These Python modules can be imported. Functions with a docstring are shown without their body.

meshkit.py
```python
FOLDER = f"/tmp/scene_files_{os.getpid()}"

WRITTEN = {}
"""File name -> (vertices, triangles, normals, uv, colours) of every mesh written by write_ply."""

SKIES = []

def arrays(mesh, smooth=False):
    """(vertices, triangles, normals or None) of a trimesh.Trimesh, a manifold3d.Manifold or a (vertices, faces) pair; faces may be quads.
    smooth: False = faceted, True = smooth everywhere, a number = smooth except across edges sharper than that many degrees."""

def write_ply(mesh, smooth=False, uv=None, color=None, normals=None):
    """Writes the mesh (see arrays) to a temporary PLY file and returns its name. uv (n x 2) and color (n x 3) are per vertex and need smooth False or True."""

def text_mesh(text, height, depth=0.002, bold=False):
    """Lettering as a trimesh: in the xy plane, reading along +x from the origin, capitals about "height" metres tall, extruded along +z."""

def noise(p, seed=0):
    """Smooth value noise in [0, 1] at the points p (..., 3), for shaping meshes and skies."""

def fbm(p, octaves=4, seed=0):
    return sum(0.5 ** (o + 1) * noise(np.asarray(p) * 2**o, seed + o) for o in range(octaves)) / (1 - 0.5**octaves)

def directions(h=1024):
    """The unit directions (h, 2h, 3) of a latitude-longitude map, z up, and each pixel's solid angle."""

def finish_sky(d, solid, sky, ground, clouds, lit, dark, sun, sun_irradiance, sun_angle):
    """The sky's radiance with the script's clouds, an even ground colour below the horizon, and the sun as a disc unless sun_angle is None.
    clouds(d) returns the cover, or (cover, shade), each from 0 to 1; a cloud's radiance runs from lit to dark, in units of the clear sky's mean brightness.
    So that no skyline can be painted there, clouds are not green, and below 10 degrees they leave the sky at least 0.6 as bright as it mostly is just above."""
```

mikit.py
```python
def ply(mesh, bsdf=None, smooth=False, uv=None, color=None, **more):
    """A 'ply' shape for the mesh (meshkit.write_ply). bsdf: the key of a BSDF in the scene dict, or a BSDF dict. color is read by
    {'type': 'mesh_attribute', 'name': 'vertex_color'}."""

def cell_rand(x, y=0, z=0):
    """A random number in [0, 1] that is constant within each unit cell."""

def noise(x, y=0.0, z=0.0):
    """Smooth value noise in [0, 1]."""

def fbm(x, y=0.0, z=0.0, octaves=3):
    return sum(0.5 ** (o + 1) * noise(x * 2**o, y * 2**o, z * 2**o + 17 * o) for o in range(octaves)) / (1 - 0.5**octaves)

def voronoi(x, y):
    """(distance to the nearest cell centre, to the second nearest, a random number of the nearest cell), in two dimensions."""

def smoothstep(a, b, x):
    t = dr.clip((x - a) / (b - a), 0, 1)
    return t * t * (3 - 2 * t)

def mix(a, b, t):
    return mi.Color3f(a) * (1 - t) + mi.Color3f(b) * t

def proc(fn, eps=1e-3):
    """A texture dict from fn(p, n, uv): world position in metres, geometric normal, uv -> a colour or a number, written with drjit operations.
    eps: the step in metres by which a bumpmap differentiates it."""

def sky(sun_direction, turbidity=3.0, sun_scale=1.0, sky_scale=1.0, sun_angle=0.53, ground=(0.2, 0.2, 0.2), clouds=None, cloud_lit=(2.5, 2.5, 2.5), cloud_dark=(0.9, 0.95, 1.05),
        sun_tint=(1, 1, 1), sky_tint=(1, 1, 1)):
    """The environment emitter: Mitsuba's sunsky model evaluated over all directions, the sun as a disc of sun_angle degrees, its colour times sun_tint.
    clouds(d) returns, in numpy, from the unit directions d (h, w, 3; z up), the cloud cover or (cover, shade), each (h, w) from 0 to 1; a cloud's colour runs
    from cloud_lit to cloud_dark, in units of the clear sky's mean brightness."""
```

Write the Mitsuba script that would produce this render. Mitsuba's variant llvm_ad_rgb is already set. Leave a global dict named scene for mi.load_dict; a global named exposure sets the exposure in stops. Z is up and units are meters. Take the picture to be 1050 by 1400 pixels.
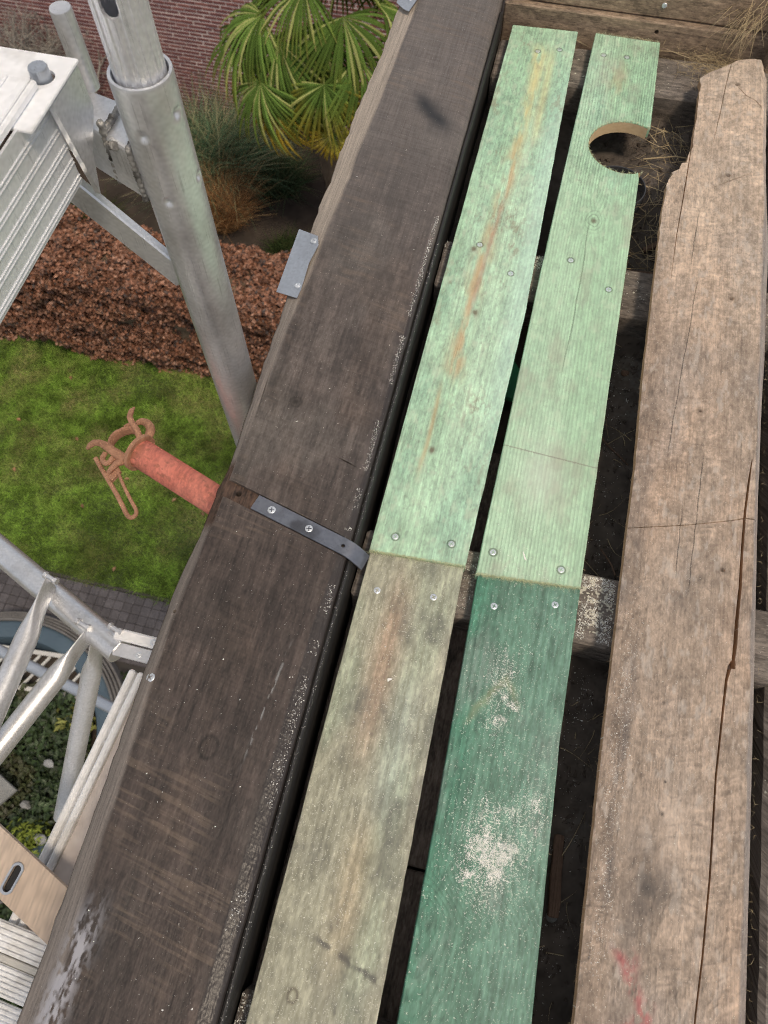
import math, numpy as np, trimesh, mitsuba as mi, drjit as dr, manifold3d as m3, shapely
import mikit, meshkit
from mikit import noise, fbm, voronoi, smoothstep, mix, proc
from shapely.geometry import Polygon
T = mi.ScalarTransform4f
PI = math.pi
# ------------------------------------------------------------------ camera, sky, exposure
PITCH, YAW, H = math.radians(64.6), math.radians(13.4), 0.92
fw = [-math.sin(YAW) * math.cos(PITCH), math.cos(YAW) * math.cos(PITCH), -math.sin(PITCH)]
scene = {'type': 'scene'}
scene['camera'] = {'type': 'thinlens', 'to_world': T().look_at(origin=[0, 0, H], target=[fw[0], fw[1], H + fw[2]], up=[0, 0, 1]),
                   'fov': 2 * math.degrees(math.atan(525 / 1025)), 'fov_axis': 'x', 'near_clip': 0.02, 'far_clip': 400.0,
                   'aperture_radius': 0.0014, 'focus_distance': 1.0}


def cloud_fn(d):
    n = meshkit.fbm(np.stack([d[..., 0], d[..., 1], d[..., 2] * 1.6], -1) * 2.2 + 7, 4)
    c = np.clip((n - 0.36) * 5, 0, 1)
    return 0.55 + 0.45 * c, np.clip((n - 0.5) * 2.5, 0, 1)


scene['sky'] = mikit.sky((0.34, -0.30, 0.9), turbidity=3.5, sun_scale=0.45, sun_angle=10, clouds=cloud_fn, cloud_lit=(1.85, 1.88, 1.95), cloud_dark=(1.0, 1.02, 1.06), ground=(0.12, 0.12, 0.1))
exposure = 1.62

# ------------------------------------------------------------------ helpers
rng = np.random.default_rng(11)
labels = {}


def numbered(key):
    if key not in scene and key not in labels and not any(k.startswith(key + '__') for k in scene):
        return key
    i = 1
    while f'{key}_{i:03d}' in scene or f'{key}_{i:03d}' in labels or any(k.startswith(f'{key}_{i:03d}__') for k in scene):
        i += 1
    return f'{key}_{i:03d}'


counter = {}


def fast_number(key):
    n = counter.get(key, 0)
    counter[key] = n + 1
    return key if n == 0 else f'{key}_{n:03d}'


def thing(name, label, cat, group=None):
    k = numbered(name)
    labels[k] = {'label': label, 'category': cat}
    if group:
        labels[k]['group'] = group
    return k


def obj(name, mesh, mat, parent=None, smooth=False, label=None, kind=None, **kw):
    full = (parent + '__' if parent else '') + name
    k = fast_number(full)
    scene[k] = mikit.ply(mesh, mat, smooth=smooth, **kw)
    if label or kind:
        labels[k] = {}
        if label:
            labels[k]['label'] = label
        if kind:
            labels[k]['kind'] = kind
    return k


def single(name, mesh, mat, label, cat, group=None, smooth=False, kind=None, **kw):
    k = obj(name, mesh, mat, None, smooth, **kw)
    labels[k] = {'label': label, 'category': cat}
    if group:
        labels[k]['group'] = group
    if kind:
        labels[k]['kind'] = kind
    return k


def tm(m):
    if isinstance(m, m3.Manifold):
        q = m.to_mesh()
        return trimesh.Trimesh(np.array(q.vert_properties)[:, :3], np.array(q.tri_verts), process=False)
    return m


def mf(m):
    m = m.copy()
    m.merge_vertices()
    return m3.Manifold(m3.Mesh(np.asarray(m.vertices, np.float32), np.asarray(m.faces, np.uint32)))


def cat(ms):
    return trimesh.util.concatenate([tm(m) for m in ms])


def box(x0, x1, y0, y1, z0, z1, c=0.0):
    if c <= 0:
        b = trimesh.creation.box([x1 - x0, y1 - y0, z1 - z0])
        b.apply_translation([(x0 + x1) / 2, (y0 + y1) / 2, (z0 + z1) / 2])
        return b
    pts = []
    for sx in (0, 1):
        for sy in (0, 1):
            for sz in (0, 1):
                p = np.array([(x0, x1)[sx], (y0, y1)[sy], (z0, z1)[sz]])
                s = np.array([1 - 2 * sx, 1 - 2 * sy, 1 - 2 * sz]) * c
                for k in range(3):
                    q = p + s
                    q[k] = p[k]
                    pts.append(q)
    return trimesh.convex.convex_hull(np.array(pts))


def tube(points, r, sides=14, closed=False):
    """tube along a polyline, capped"""
    p = np.asarray(points, float)
    n = len(p)
    r = np.broadcast_to(np.asarray(r, float), (n,))
    if closed:
        t = np.roll(p, -1, 0) - np.roll(p, 1, 0)
    else:
        t = np.gradient(p, axis=0)
    t /= np.linalg.norm(t, axis=1, keepdims=True) + 1e-12
    ref = np.array([0, 0, 1.0]) if abs(t[0, 2]) < 0.9 else np.array([1.0, 0, 0])
    a = np.cross(t[0], ref)
    A = []
    for i in range(n):
        a = a - t[i] * (a @ t[i])
        a /= np.linalg.norm(a) + 1e-12
        A.append(a.copy())
    A = np.array(A)
    B = np.cross(t, A)
    ang = np.arange(sides) * 2 * PI / sides
    v = p[:, None] + r[:, None, None] * (np.cos(ang)[None, :, None] * A[:, None] + np.sin(ang)[None, :, None] * B[:, None])
    f = []
    for i in range(n if closed else n - 1):
        j = (i + 1) % n
        for s in range(sides):
            s2 = (s + 1) % sides
            f += [[i * sides + s, i * sides + s2, j * sides + s2], [i * sides + s, j * sides + s2, j * sides + s]]
    v = v.reshape(-1, 3)
    if not closed:
        v = np.vstack([v, p[0], p[-1]])
        c0, c1 = len(v) - 2, len(v) - 1
        for s in range(sides):
            s2 = (s + 1) % sides
            f += [[c0, s2, s], [c1, (n - 1) * sides + s, (n - 1) * sides + s2]]
    return trimesh.Trimesh(v, np.array(f), process=False)


def cyl(p0, p1, r, sides=32):
    return tube([p0, p1], r, sides)


def lathe(profile, sides=40):
    return trimesh.creation.revolve(np.array(profile), sections=sides)


def bar(p0, p1, w, t, up=(0, 0, 1), c=0.001):
    """rectangular bar from p0 to p1: w sideways, t along 'up'"""
    p0, p1 = np.asarray(p0, float), np.asarray(p1, float)
    d = p1 - p0
    L = np.linalg.norm(d)
    d /= L
    s = np.cross(np.asarray(up, float), d)
    s /= np.linalg.norm(s)
    u = np.cross(d, s)
    b = box(0, L, -w / 2, w / 2, -t / 2, t / 2, c)
    M = np.eye(4)
    M[:3, 0], M[:3, 1], M[:3, 2], M[:3, 3] = d, s, u, p0
    b.apply_transform(M)
    return b


def prism_y(poly, y0, y1):
    """polygon in (x, z) extruded along y"""
    m = trimesh.creation.extrude_polygon(Polygon(poly), y1 - y0, engine='earcut')
    v = m.vertices.copy()
    m = trimesh.Trimesh(np.c_[v[:, 0], y0 + v[:, 2], v[:, 1]], m.faces[:, ::-1], process=False)
    return m


def densify(poly, step, amp, seed, skip=None):
    P = np.asarray(poly, float)
    out = []
    for i in range(len(P)):
        a, b = P[i], P[(i + 1) % len(P)]
        L = np.linalg.norm(b - a)
        k = max(1, int(L / step))
        nrm = np.array([(b - a)[1], -(b - a)[0]]) / (L + 1e-9)
        for j in range(k):
            q = a + (b - a) * j / k
            n1 = meshkit.fbm(np.array([q[0] * 60, q[1] * 60, seed * 3.1]), 3) - 0.5
            out.append(q + nrm * n1 * 2 * amp * (0.3 if j == 0 else 1) * (1 if seed != 6 else (0.4 if q[1] < 0.95 else 1.5)))
    return np.array(out)


def slab(outline, z0, z1, bev=0.0015):
    """outline CCW (n, 2): board with bevelled top and bottom edges"""
    P = np.asarray(outline, float)
    n = len(P)
    d = np.roll(P, -1, 0) - np.roll(P, 1, 0)
    d /= np.linalg.norm(d, axis=1, keepdims=True) + 1e-12
    N = np.c_[-d[:, 1], d[:, 0]]
    I = P + N * bev
    rings = [np.c_[I, np.full(n, z0)], np.c_[P, np.full(n, z0 + bev)], np.c_[P, np.full(n, z1 - bev)], np.c_[P + N * bev * 0.35, np.full(n, z1 - bev * 0.3)], np.c_[I, np.full(n, z1)]]
    v = np.vstack(rings)
    f = []
    for r in range(4):
        for i in range(n):
            j = (i + 1) % n
            f += [[r * n + i, r * n + j, (r + 1) * n + j], [r * n + i, (r + 1) * n + j, (r + 1) * n + i]]
    cv, cf = trimesh.creation.triangulate_polygon(Polygon(I), engine='earcut')
    from scipy.spatial import cKDTree
    idx = cKDTree(I).query(cv)[1]
    cf = idx[cf]
    a2 = cross2(I[cf[:, 1]] - I[cf[:, 0]], I[cf[:, 2]] - I[cf[:, 0]])
    cf[a2 < 0] = cf[a2 < 0][:, ::-1]
    f = np.vstack([np.array(f), cf + 4 * n, cf[:, ::-1]])
    return trimesh.Trimesh(v, f, process=False)


def cross2(a, b):
    return a[:, 0] * b[:, 1] - a[:, 1] * b[:, 0]


def lerp_at(x, xs, ys):
    return np.interp(x, xs, ys)


def strands(roots, dirs, lens, w, bend, seed, seg=3):
    """flat tapering blades: roots (n,3), dirs (n,3), bend (n,3) added quadratically"""
    r = np.random.default_rng(seed)
    n = len(roots)
    side = np.cross(dirs, r.normal(size=(n, 3)))
    side /= np.linalg.norm(side, axis=1, keepdims=True) + 1e-9
    V, F = [], []
    for s in range(seg + 1):
        t = s / seg
        c = roots + dirs * (lens * t)[:, None] + bend * (t * t)
        ww = (np.broadcast_to(w, (n,)) * (1 - 0.85 * t))[:, None]
        V += [c - side * ww, c + side * ww]
    V = np.stack(V, 1).reshape(-1, 3)
    k = 2 * (seg + 1)
    base = np.arange(n)[:, None] * k
    for s in range(seg):
        F.append(np.concatenate([base + 2 * s, base + 2 * s + 1, base + 2 * s + 3], 1))
        F.append(np.concatenate([base + 2 * s, base + 2 * s + 3, base + 2 * s + 2], 1))
    return trimesh.Trimesh(V, np.vstack(F), process=False), k


# ------------------------------------------------------------------ materials
def C(r, g, b):
    return mi.Color3f(r, g, b)


def mat(key, color, rough=0.7, bump=None, bscale=1.0, eps=5e-4, **kw):
    c = proc(color) if callable(color) else {'type': 'rgb', 'value': list(color)}
    rg = proc(rough) if callable(rough) else rough
    b = {'type': 'principled', 'base_color': c, 'roughness': rg, **kw}
    if bump is not None:
        b = {'type': 'bumpmap', 'arbitrary': proc(bump, eps), 'scale': bscale, 'bsdf': b}
    scene[key] = {'type': 'twosided', 'bsdf': b}


def gauss(x, s):
    return dr.exp(-dr.square(x / s))


def grit(x, y, s):
    """even-weighted fine grain from 10 mm down to 2 mm, with more contrast than fbm"""
    g = 0.24 * noise(x * 95, y * 34, s) + 0.26 * noise(x * 210, y * 70, s + 2) + 0.27 * noise(x * 390, y * 140, s + 4) + 0.23 * noise(x * 640, y * 300, s + 6)
    return dr.clip((g - 0.5) * 2.1 + 0.5, 0, 1)


def win(y, a, b, s):
    return smoothstep(a - s, a + s, y) * (1 - smoothstep(b - s, b + s, y))


def rings(x, y, freq, warp, seed, knots=()):
    """growth-ring coordinate of a flat-sawn face, bent round knots"""
    r = x * freq + warp * fbm(x * 10 + seed, y * 1.5 + seed, seed, 2) + 0.35 * noise(x * 40, y * 7, seed)
    for kx, ky, s in knots:
        dx, dy = (x - kx), (y - ky) * 0.42
        d2 = dx * dx + dy * dy
        r = r + dr.select(dx > 0, 1.0, -1.0) * freq * s * dr.exp(-d2 / (s * s * 2.2)) * 0.9
    return r


def sawtooth(r):
    t = r - dr.floor(r)
    return smoothstep(0.25, 0.85, t) * (1 - smoothstep(0.88, 1.0, t))


def knot_mask(x, y, knots, size):
    m = 0.0
    for kx, ky, s in knots:
        dx, dy = (x - kx), (y - ky) * 0.75
        m = m + dr.exp(-(dx * dx + dy * dy) / (size * size))
    return m


def fibres(x, y, s):
    w = x * 640 + 2.5 * noise(x * 34, y * 5, s + 1)
    return 0.40 * noise(w, y * 9 + x * 60, s) + 0.35 * noise(w * 2.3, y * 34, s + 3) + 0.25 * noise(x * 900, y * 420, s + 5)


def dust_speck(x, y, dens, scale=1500.0):
    """fine powder: sparse bright specks where dens is high"""
    n = noise(x * scale, y * scale, 5)
    m = noise(x * scale * 0.43, y * scale * 0.43, 9)
    return smoothstep(0.86 - 0.45 * dens, 0.97 - 0.4 * dens, 0.6 * n + 0.4 * m)


KN1 = [(-0.043, 0.792, 0.006), (-0.069, 0.921, 0.006), (-0.058, 0.535, 0.007)]
KN2 = [(0.114, 1.028, 0.012)]


def mint_common(x, y, a, seed, knots, freq, warp, lk=0.4):
    f = fibres(a, y, seed)
    broad = fbm(a * 14, y * 2.2, seed, 3)
    r = rings(a, y, freq, warp, seed, knots)
    line = sawtooth(r)
    c = mix(C(0.365, 0.565, 0.385), C(0.50, 0.69, 0.51), smoothstep(0.25, 0.75, broad))
    c = mix(c, C(0.29, 0.51, 0.38), 0.5 * smoothstep(0.45, 0.8, fbm(a * 22 + 5, y * 7, seed + 4, 5)))
    c = c * (0.74 + 0.52 * f)
    c = mix(c, C(0.19, 0.34, 0.20), lk * line * (0.4 + 0.9 * fbm(a * 60, y * 9, seed + 8, 3)))
    mottle = fbm(a * 60 + 7, y * 34, seed + 2, 6)
    c = c * (0.80 + 0.40 * mottle) * (0.78 + 0.44 * grit(a, y, seed))
    c = mix(c, C(0.56, 0.66, 0.50), 0.5 * smoothstep(0.56, 0.80, fbm(a * 120, y * 60, seed + 6, 4)))
    c = mix(c, C(0.17, 0.22, 0.14), 0.30 * smoothstep(0.66, 0.86, fbm(a * 170, y * 110, seed + 11, 4)))
    return c, f, line, r


def screw_rim_shade(c, x, y, spots):  # countersink shade painted into the plank colour as a dark ring per screw
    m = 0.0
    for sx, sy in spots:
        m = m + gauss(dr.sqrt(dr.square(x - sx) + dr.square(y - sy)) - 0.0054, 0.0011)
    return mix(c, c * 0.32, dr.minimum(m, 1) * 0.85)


def col_mint_left(p, n, uv):
    x, y, a = p.x, p.y, p.x + 0.7 * p.z
    c, f, line, r = mint_common(x, y, a, 2.0, KN1, 150.0, 3.0, 0.22)
    wob = 0.010 * (fbm(y * 6, x * 3, 4.0) - 0.5)
    path = -0.036 - 0.019 * smoothstep(1.25, 0.7, y) + wob
    wid = 0.010 + 0.007 * noise(y * 9, 3.0, 1.0)
    streak = gauss(x - path, wid) * win(y, 0.66, 1.46, 0.03) * smoothstep(0.22, 0.66, fbm(x * 110, y * 26, 8.0, 5))
    streak = streak + 0.6 * gauss(x + 0.012, 0.008) * win(y, 1.2, 1.44, 0.05)
    yel = mix(C(0.58, 0.38, 0.20), C(0.70, 0.60, 0.27), smoothstep(1.05, 1.3, y))
    c = mix(c, yel * (0.8 + 0.4 * f), dr.minimum(streak * 0.72, 0.8))
    low = gauss(x + 0.066 + 0.003 * noise(y * 20, 1.0, 2.0), 0.0035) * win(y, 0.50, 0.64, 0.03)
    c = mix(c, C(0.50, 0.36, 0.18), 0.6 * low)
    red = gauss(x - path - 0.004, 0.004) * win(y, 0.80, 1.03, 0.04)
    c = mix(c, C(0.48, 0.26, 0.2), 0.5 * red)
    dirt = smoothstep(0.44, 0.74, fbm(x * 30 + 9, y * 13, 6.0, 6)) * smoothstep(0.32, 0.68, fbm(x * 130, y * 80, 7.0, 5))
    c = mix(c, C(0.30, 0.27, 0.18), 0.62 * dirt * smoothstep(0.25, 0.75, grit(x * 1.2, y * 1.2, 31.0)))
    c = mix(c, C(0.5, 0.74, 0.68), 0.30 * smoothstep(-0.01, 0.02, x) * win(y, 0.6, 1.3, 0.15))
    km = knot_mask(x, y, KN1, 0.0045)
    c = screw_rim_shade(c, x, y, ((-0.041, 1.445), (-0.001, 1.459), (-0.061, 0.932), (-0.002, 0.883), (-0.078, 0.393), (-0.003, 0.400)))
    return mix(c, C(0.16, 0.12, 0.08), dr.minimum(km, 0.85))


def col_mint_right(p, n, uv):
    x, y, a = p.x, p.y, p.x + 0.7 * p.z
    c, f, line, r = mint_common(x, y, a, 5.0, KN2, 205.0, 3.0, 0.62)
    c = mix(c, C(0.52, 0.72, 0.50), 0.35 * win(y, 0.36, 1.1, 0.1))
    c = mix(c, C(0.52, 0.40, 0.22), 0.45 * gauss(x - 0.118, 0.016) * gauss(y - 1.40, 0.05) * smoothstep(0.3, 0.6, fbm(x * 90, y * 50, 3.0)))
    pale = gauss(x - 0.10, 0.03) * gauss(y - 0.53, 0.05)
    c = mix(c, C(0.62, 0.68, 0.58), 0.5 * pale)
    c = mix(c, C(0.36, 0.34, 0.27), 0.42 * smoothstep(0.46, 0.78, fbm(x * 34 + 2, y * 16, 3.0, 6)))
    cut = gauss(y - (0.567 - 0.055 * (x - 0.041)), 0.0011)
    c = mix(c, C(0.25, 0.24, 0.18), 0.65 * cut)
    heart = gauss(x - 0.112 - 0.012 * (fbm(y * 7, 1.0, 2.0) - 0.5) - 0.03 * (y - 1.03), 0.0011) * win(y, 0.72, 1.02, 0.02)
    c = mix(c, C(0.14, 0.22, 0.13), 0.6 * heart)
    km = knot_mask(x, y, KN2, 0.006)
    ring = smoothstep(0.5, 0.9, dr.sin(dr.sqrt(dr.square(x - 0.114) + dr.square((y - 1.028) * 0.62)) * 1250 + 6 * fbm(x * 90, y * 60, 4.0, 3)) * 0.5 + 0.5) * dr.minimum(1.6 * knot_mask(x, y, KN2, 0.017), 1)
    c = mix(c, C(0.17, 0.29, 0.17), 0.42 * ring)
    c = mix(c, C(0.16, 0.15, 0.10), dr.minimum(1.1 * knot_mask(x, y, KN2, 0.004), 0.9))
    return screw_rim_shade(c, x, y, ((0.083, 1.463), (0.127, 1.467), (0.088, 0.933), (0.154, 0.886), (0.053, 0.401), (0.144, 0.397)))


def bump_mint(seed, knots, freq, warp):
    def fn(p, n, uv):
        a = p.x + 0.7 * p.z
        r = rings(a, p.y, freq, warp, seed, knots)
        return 0.00022 * sawtooth(r) + 0.00040 * fibres(a, p.y, seed) + 0.0005 * grit(p.x, p.y, seed)
    return fn


mat('mat_mint_left', col_mint_left, 0.72, bump_mint(2.0, KN1, 150.0, 3.0), 1.0)
mat('mat_mint_right', col_mint_right, 0.7, bump_mint(5.0, KN2, 205.0, 3.0), 1.0)


def col_olive(p, n, uv):
    x, y, a = p.x, p.y, p.x + 0.7 * p.z
    f = fibres(a, y, 8.0)
    line = sawtooth(rings(a, y, 95.0, 2.0, 3.0))
    c = mix(C(0.295, 0.29, 0.215), C(0.44, 0.43, 0.33), fbm(a * 16, y * 5, 2.0, 3))
    c = mix(c, C(0.36, 0.43, 0.31), 0.5 * smoothstep(0.48, 0.72, fbm(a * 20 + 3, y * 6 + 4, 6.0, 3)))
    c = mix(c, C(0.46, 0.29, 0.20), 0.6 * gauss(x + 0.054 + 0.012 * (fbm(y * 8, 2.0, 1.0) - 0.5), 0.016) * win(y, 0.12, 0.33, 0.06))
    c = mix(c, C(0.44, 0.33, 0.2), 0.45 * gauss(x + 0.03, 0.018) * win(y, -0.10, 0.04, 0.05))
    c = mix(c, C(0.36, 0.43, 0.37), 0.5 * gauss(x + 0.015, 0.02) * win(y, 0.05, 0.2, 0.05))
    c = c * (0.80 + 0.45 * f) * (0.82 + 0.36 * fbm(x * 70, y * 44, 4.0, 6)) * (0.70 + 0.60 * grit(x, y, 3.0))
    c = mix(c, C(0.2, 0.19, 0.13), 0.22 * line)
    blot = smoothstep(0.46, 0.76, fbm(x * 26 + 1, y * 18 + 2, 9.0, 6)) * (0.4 + 1.1 * fbm(x * 150, y * 110, 3.0, 3))
    c = mix(c, C(0.13, 0.13, 0.115), 0.55 * blot)
    dk = gauss((y + 0.094) + 0.32 * (x + 0.021), 0.0045) * win(x, -0.055, 0.02, 0.006) * smoothstep(0.3, 0.55, noise(x * 90, y * 160, 2.0))
    c = mix(c, C(0.09, 0.085, 0.08), 0.75 * dk)
    d = dr.sqrt(dr.square(x + 0.065) + dr.square((y + 0.139) * 0.8))
    c = mix(c, C(0.12, 0.10, 0.07), 0.7 * gauss(d - 0.005, 0.0016))
    c = mix(c, C(0.72, 0.70, 0.60), 0.75 * dust_speck(x, y, 0.18 + 0.2 * fbm(x * 25, y * 18, 12.0)))
    return c


def col_dark_green(p, n, uv):
    x, y, a = p.x, p.y, p.x + 0.7 * p.z
    f = fibres(a, y, 12.0)
    rr = rings(a, y, 120.0, 2.4, 6.0)
    cx = (x - 0.055) * 1.0
    arch = dr.sqrt(cx * cx + dr.square(dr.maximum(-(y + 0.02), 0) * 0.35) + 1e-6) * 150 + 4 * (y + 0.06) + 0.8 * fbm(x * 20, y * 8, 2.0)
    rr = dr.select(y < 0.02, dr.lerp(rr, arch, smoothstep(0.02, -0.04, y)), rr)
    line = sawtooth(rr)
    c = mix(C(0.092, 0.210, 0.145), C(0.152, 0.265, 0.200), fbm(a * 18, y * 4, 5.0, 3))
    c = mix(c, C(0.055, 0.225, 0.14), 0.7 * smoothstep(0.085, 0.045, x + 0.02 * (fbm(y * 9, x * 20, 3.0) - 0.5)))
    c = mix(c, C(0.20, 0.255, 0.22), 0.6 * smoothstep(0.5, 0.75, fbm(x * 24, y * 12, 7.0, 4)))
    c = mix(c, C(0.20, 0.34, 0.27), 0.5 * line * smoothstep(0.09, 0.14, x))
    c = mix(c, C(0.04, 0.13, 0.085), 0.45 * line * smoothstep(0.13, 0.08, x))
    c = c * (0.78 + 0.48 * f) * (0.82 + 0.36 * fbm(x * 90, y * 50, 4.0, 6)) * (0.70 + 0.60 * grit(x, y, 5.0))
    tri = dr.maximum(dr.abs(x - 0.095) * 1.3 - (0.238 - y) * 1.0, 0)
    edge = gauss(dr.abs(x - 0.098) * 1.5 - (0.24 - y) + 0.012 * (fbm(x * 60, y * 60, 3.0) - 0.5), 0.008) * win(y, 0.17, 0.25, 0.008) * win(x, 0.06, 0.115, 0.01)
    c = mix(c, C(0.30, 0.29, 0.15), 0.42 * edge)
    dens = 0.22 + 0.55 * gauss(x - 0.112, 0.03) * gauss(y - 0.04, 0.05) + 0.35 * gauss(x - 0.098, 0.02) * gauss(y - 0.22, 0.05) + 0.25 * gauss(x - 0.15, 0.02) * gauss(y - 0.10, 0.06)
    c = mix(c, C(0.78, 0.78, 0.70), 0.8 * dust_speck(x, y, dens * (0.5 + fbm(x * 60, y * 60, 3.0))))
    return c


def bump_generic(fs, amp, amp2, freq=0.0):
    def fn(p, n, uv):
        a = p.x + 0.7 * p.z
        return amp * fibres(a, p.y, fs) + amp2 * fbm(p.x * 130, p.y * 80, fs, 4)
    return fn


mat('mat_olive', col_olive, 0.75, bump_generic(8.0, 0.00035, 0.0006))
mat('mat_dark_green', col_dark_green, 0.62, bump_generic(12.0, 0.0003, 0.0005))


def saw_marks(x, y, s):
    return 0.6 * noise((y + 0.18 * x) * 430 + 1.5 * noise(x * 25, y * 20, s), x * 22, s) + 0.4 * noise((y + 0.16 * x) * 900, x * 60, s + 2)


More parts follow.
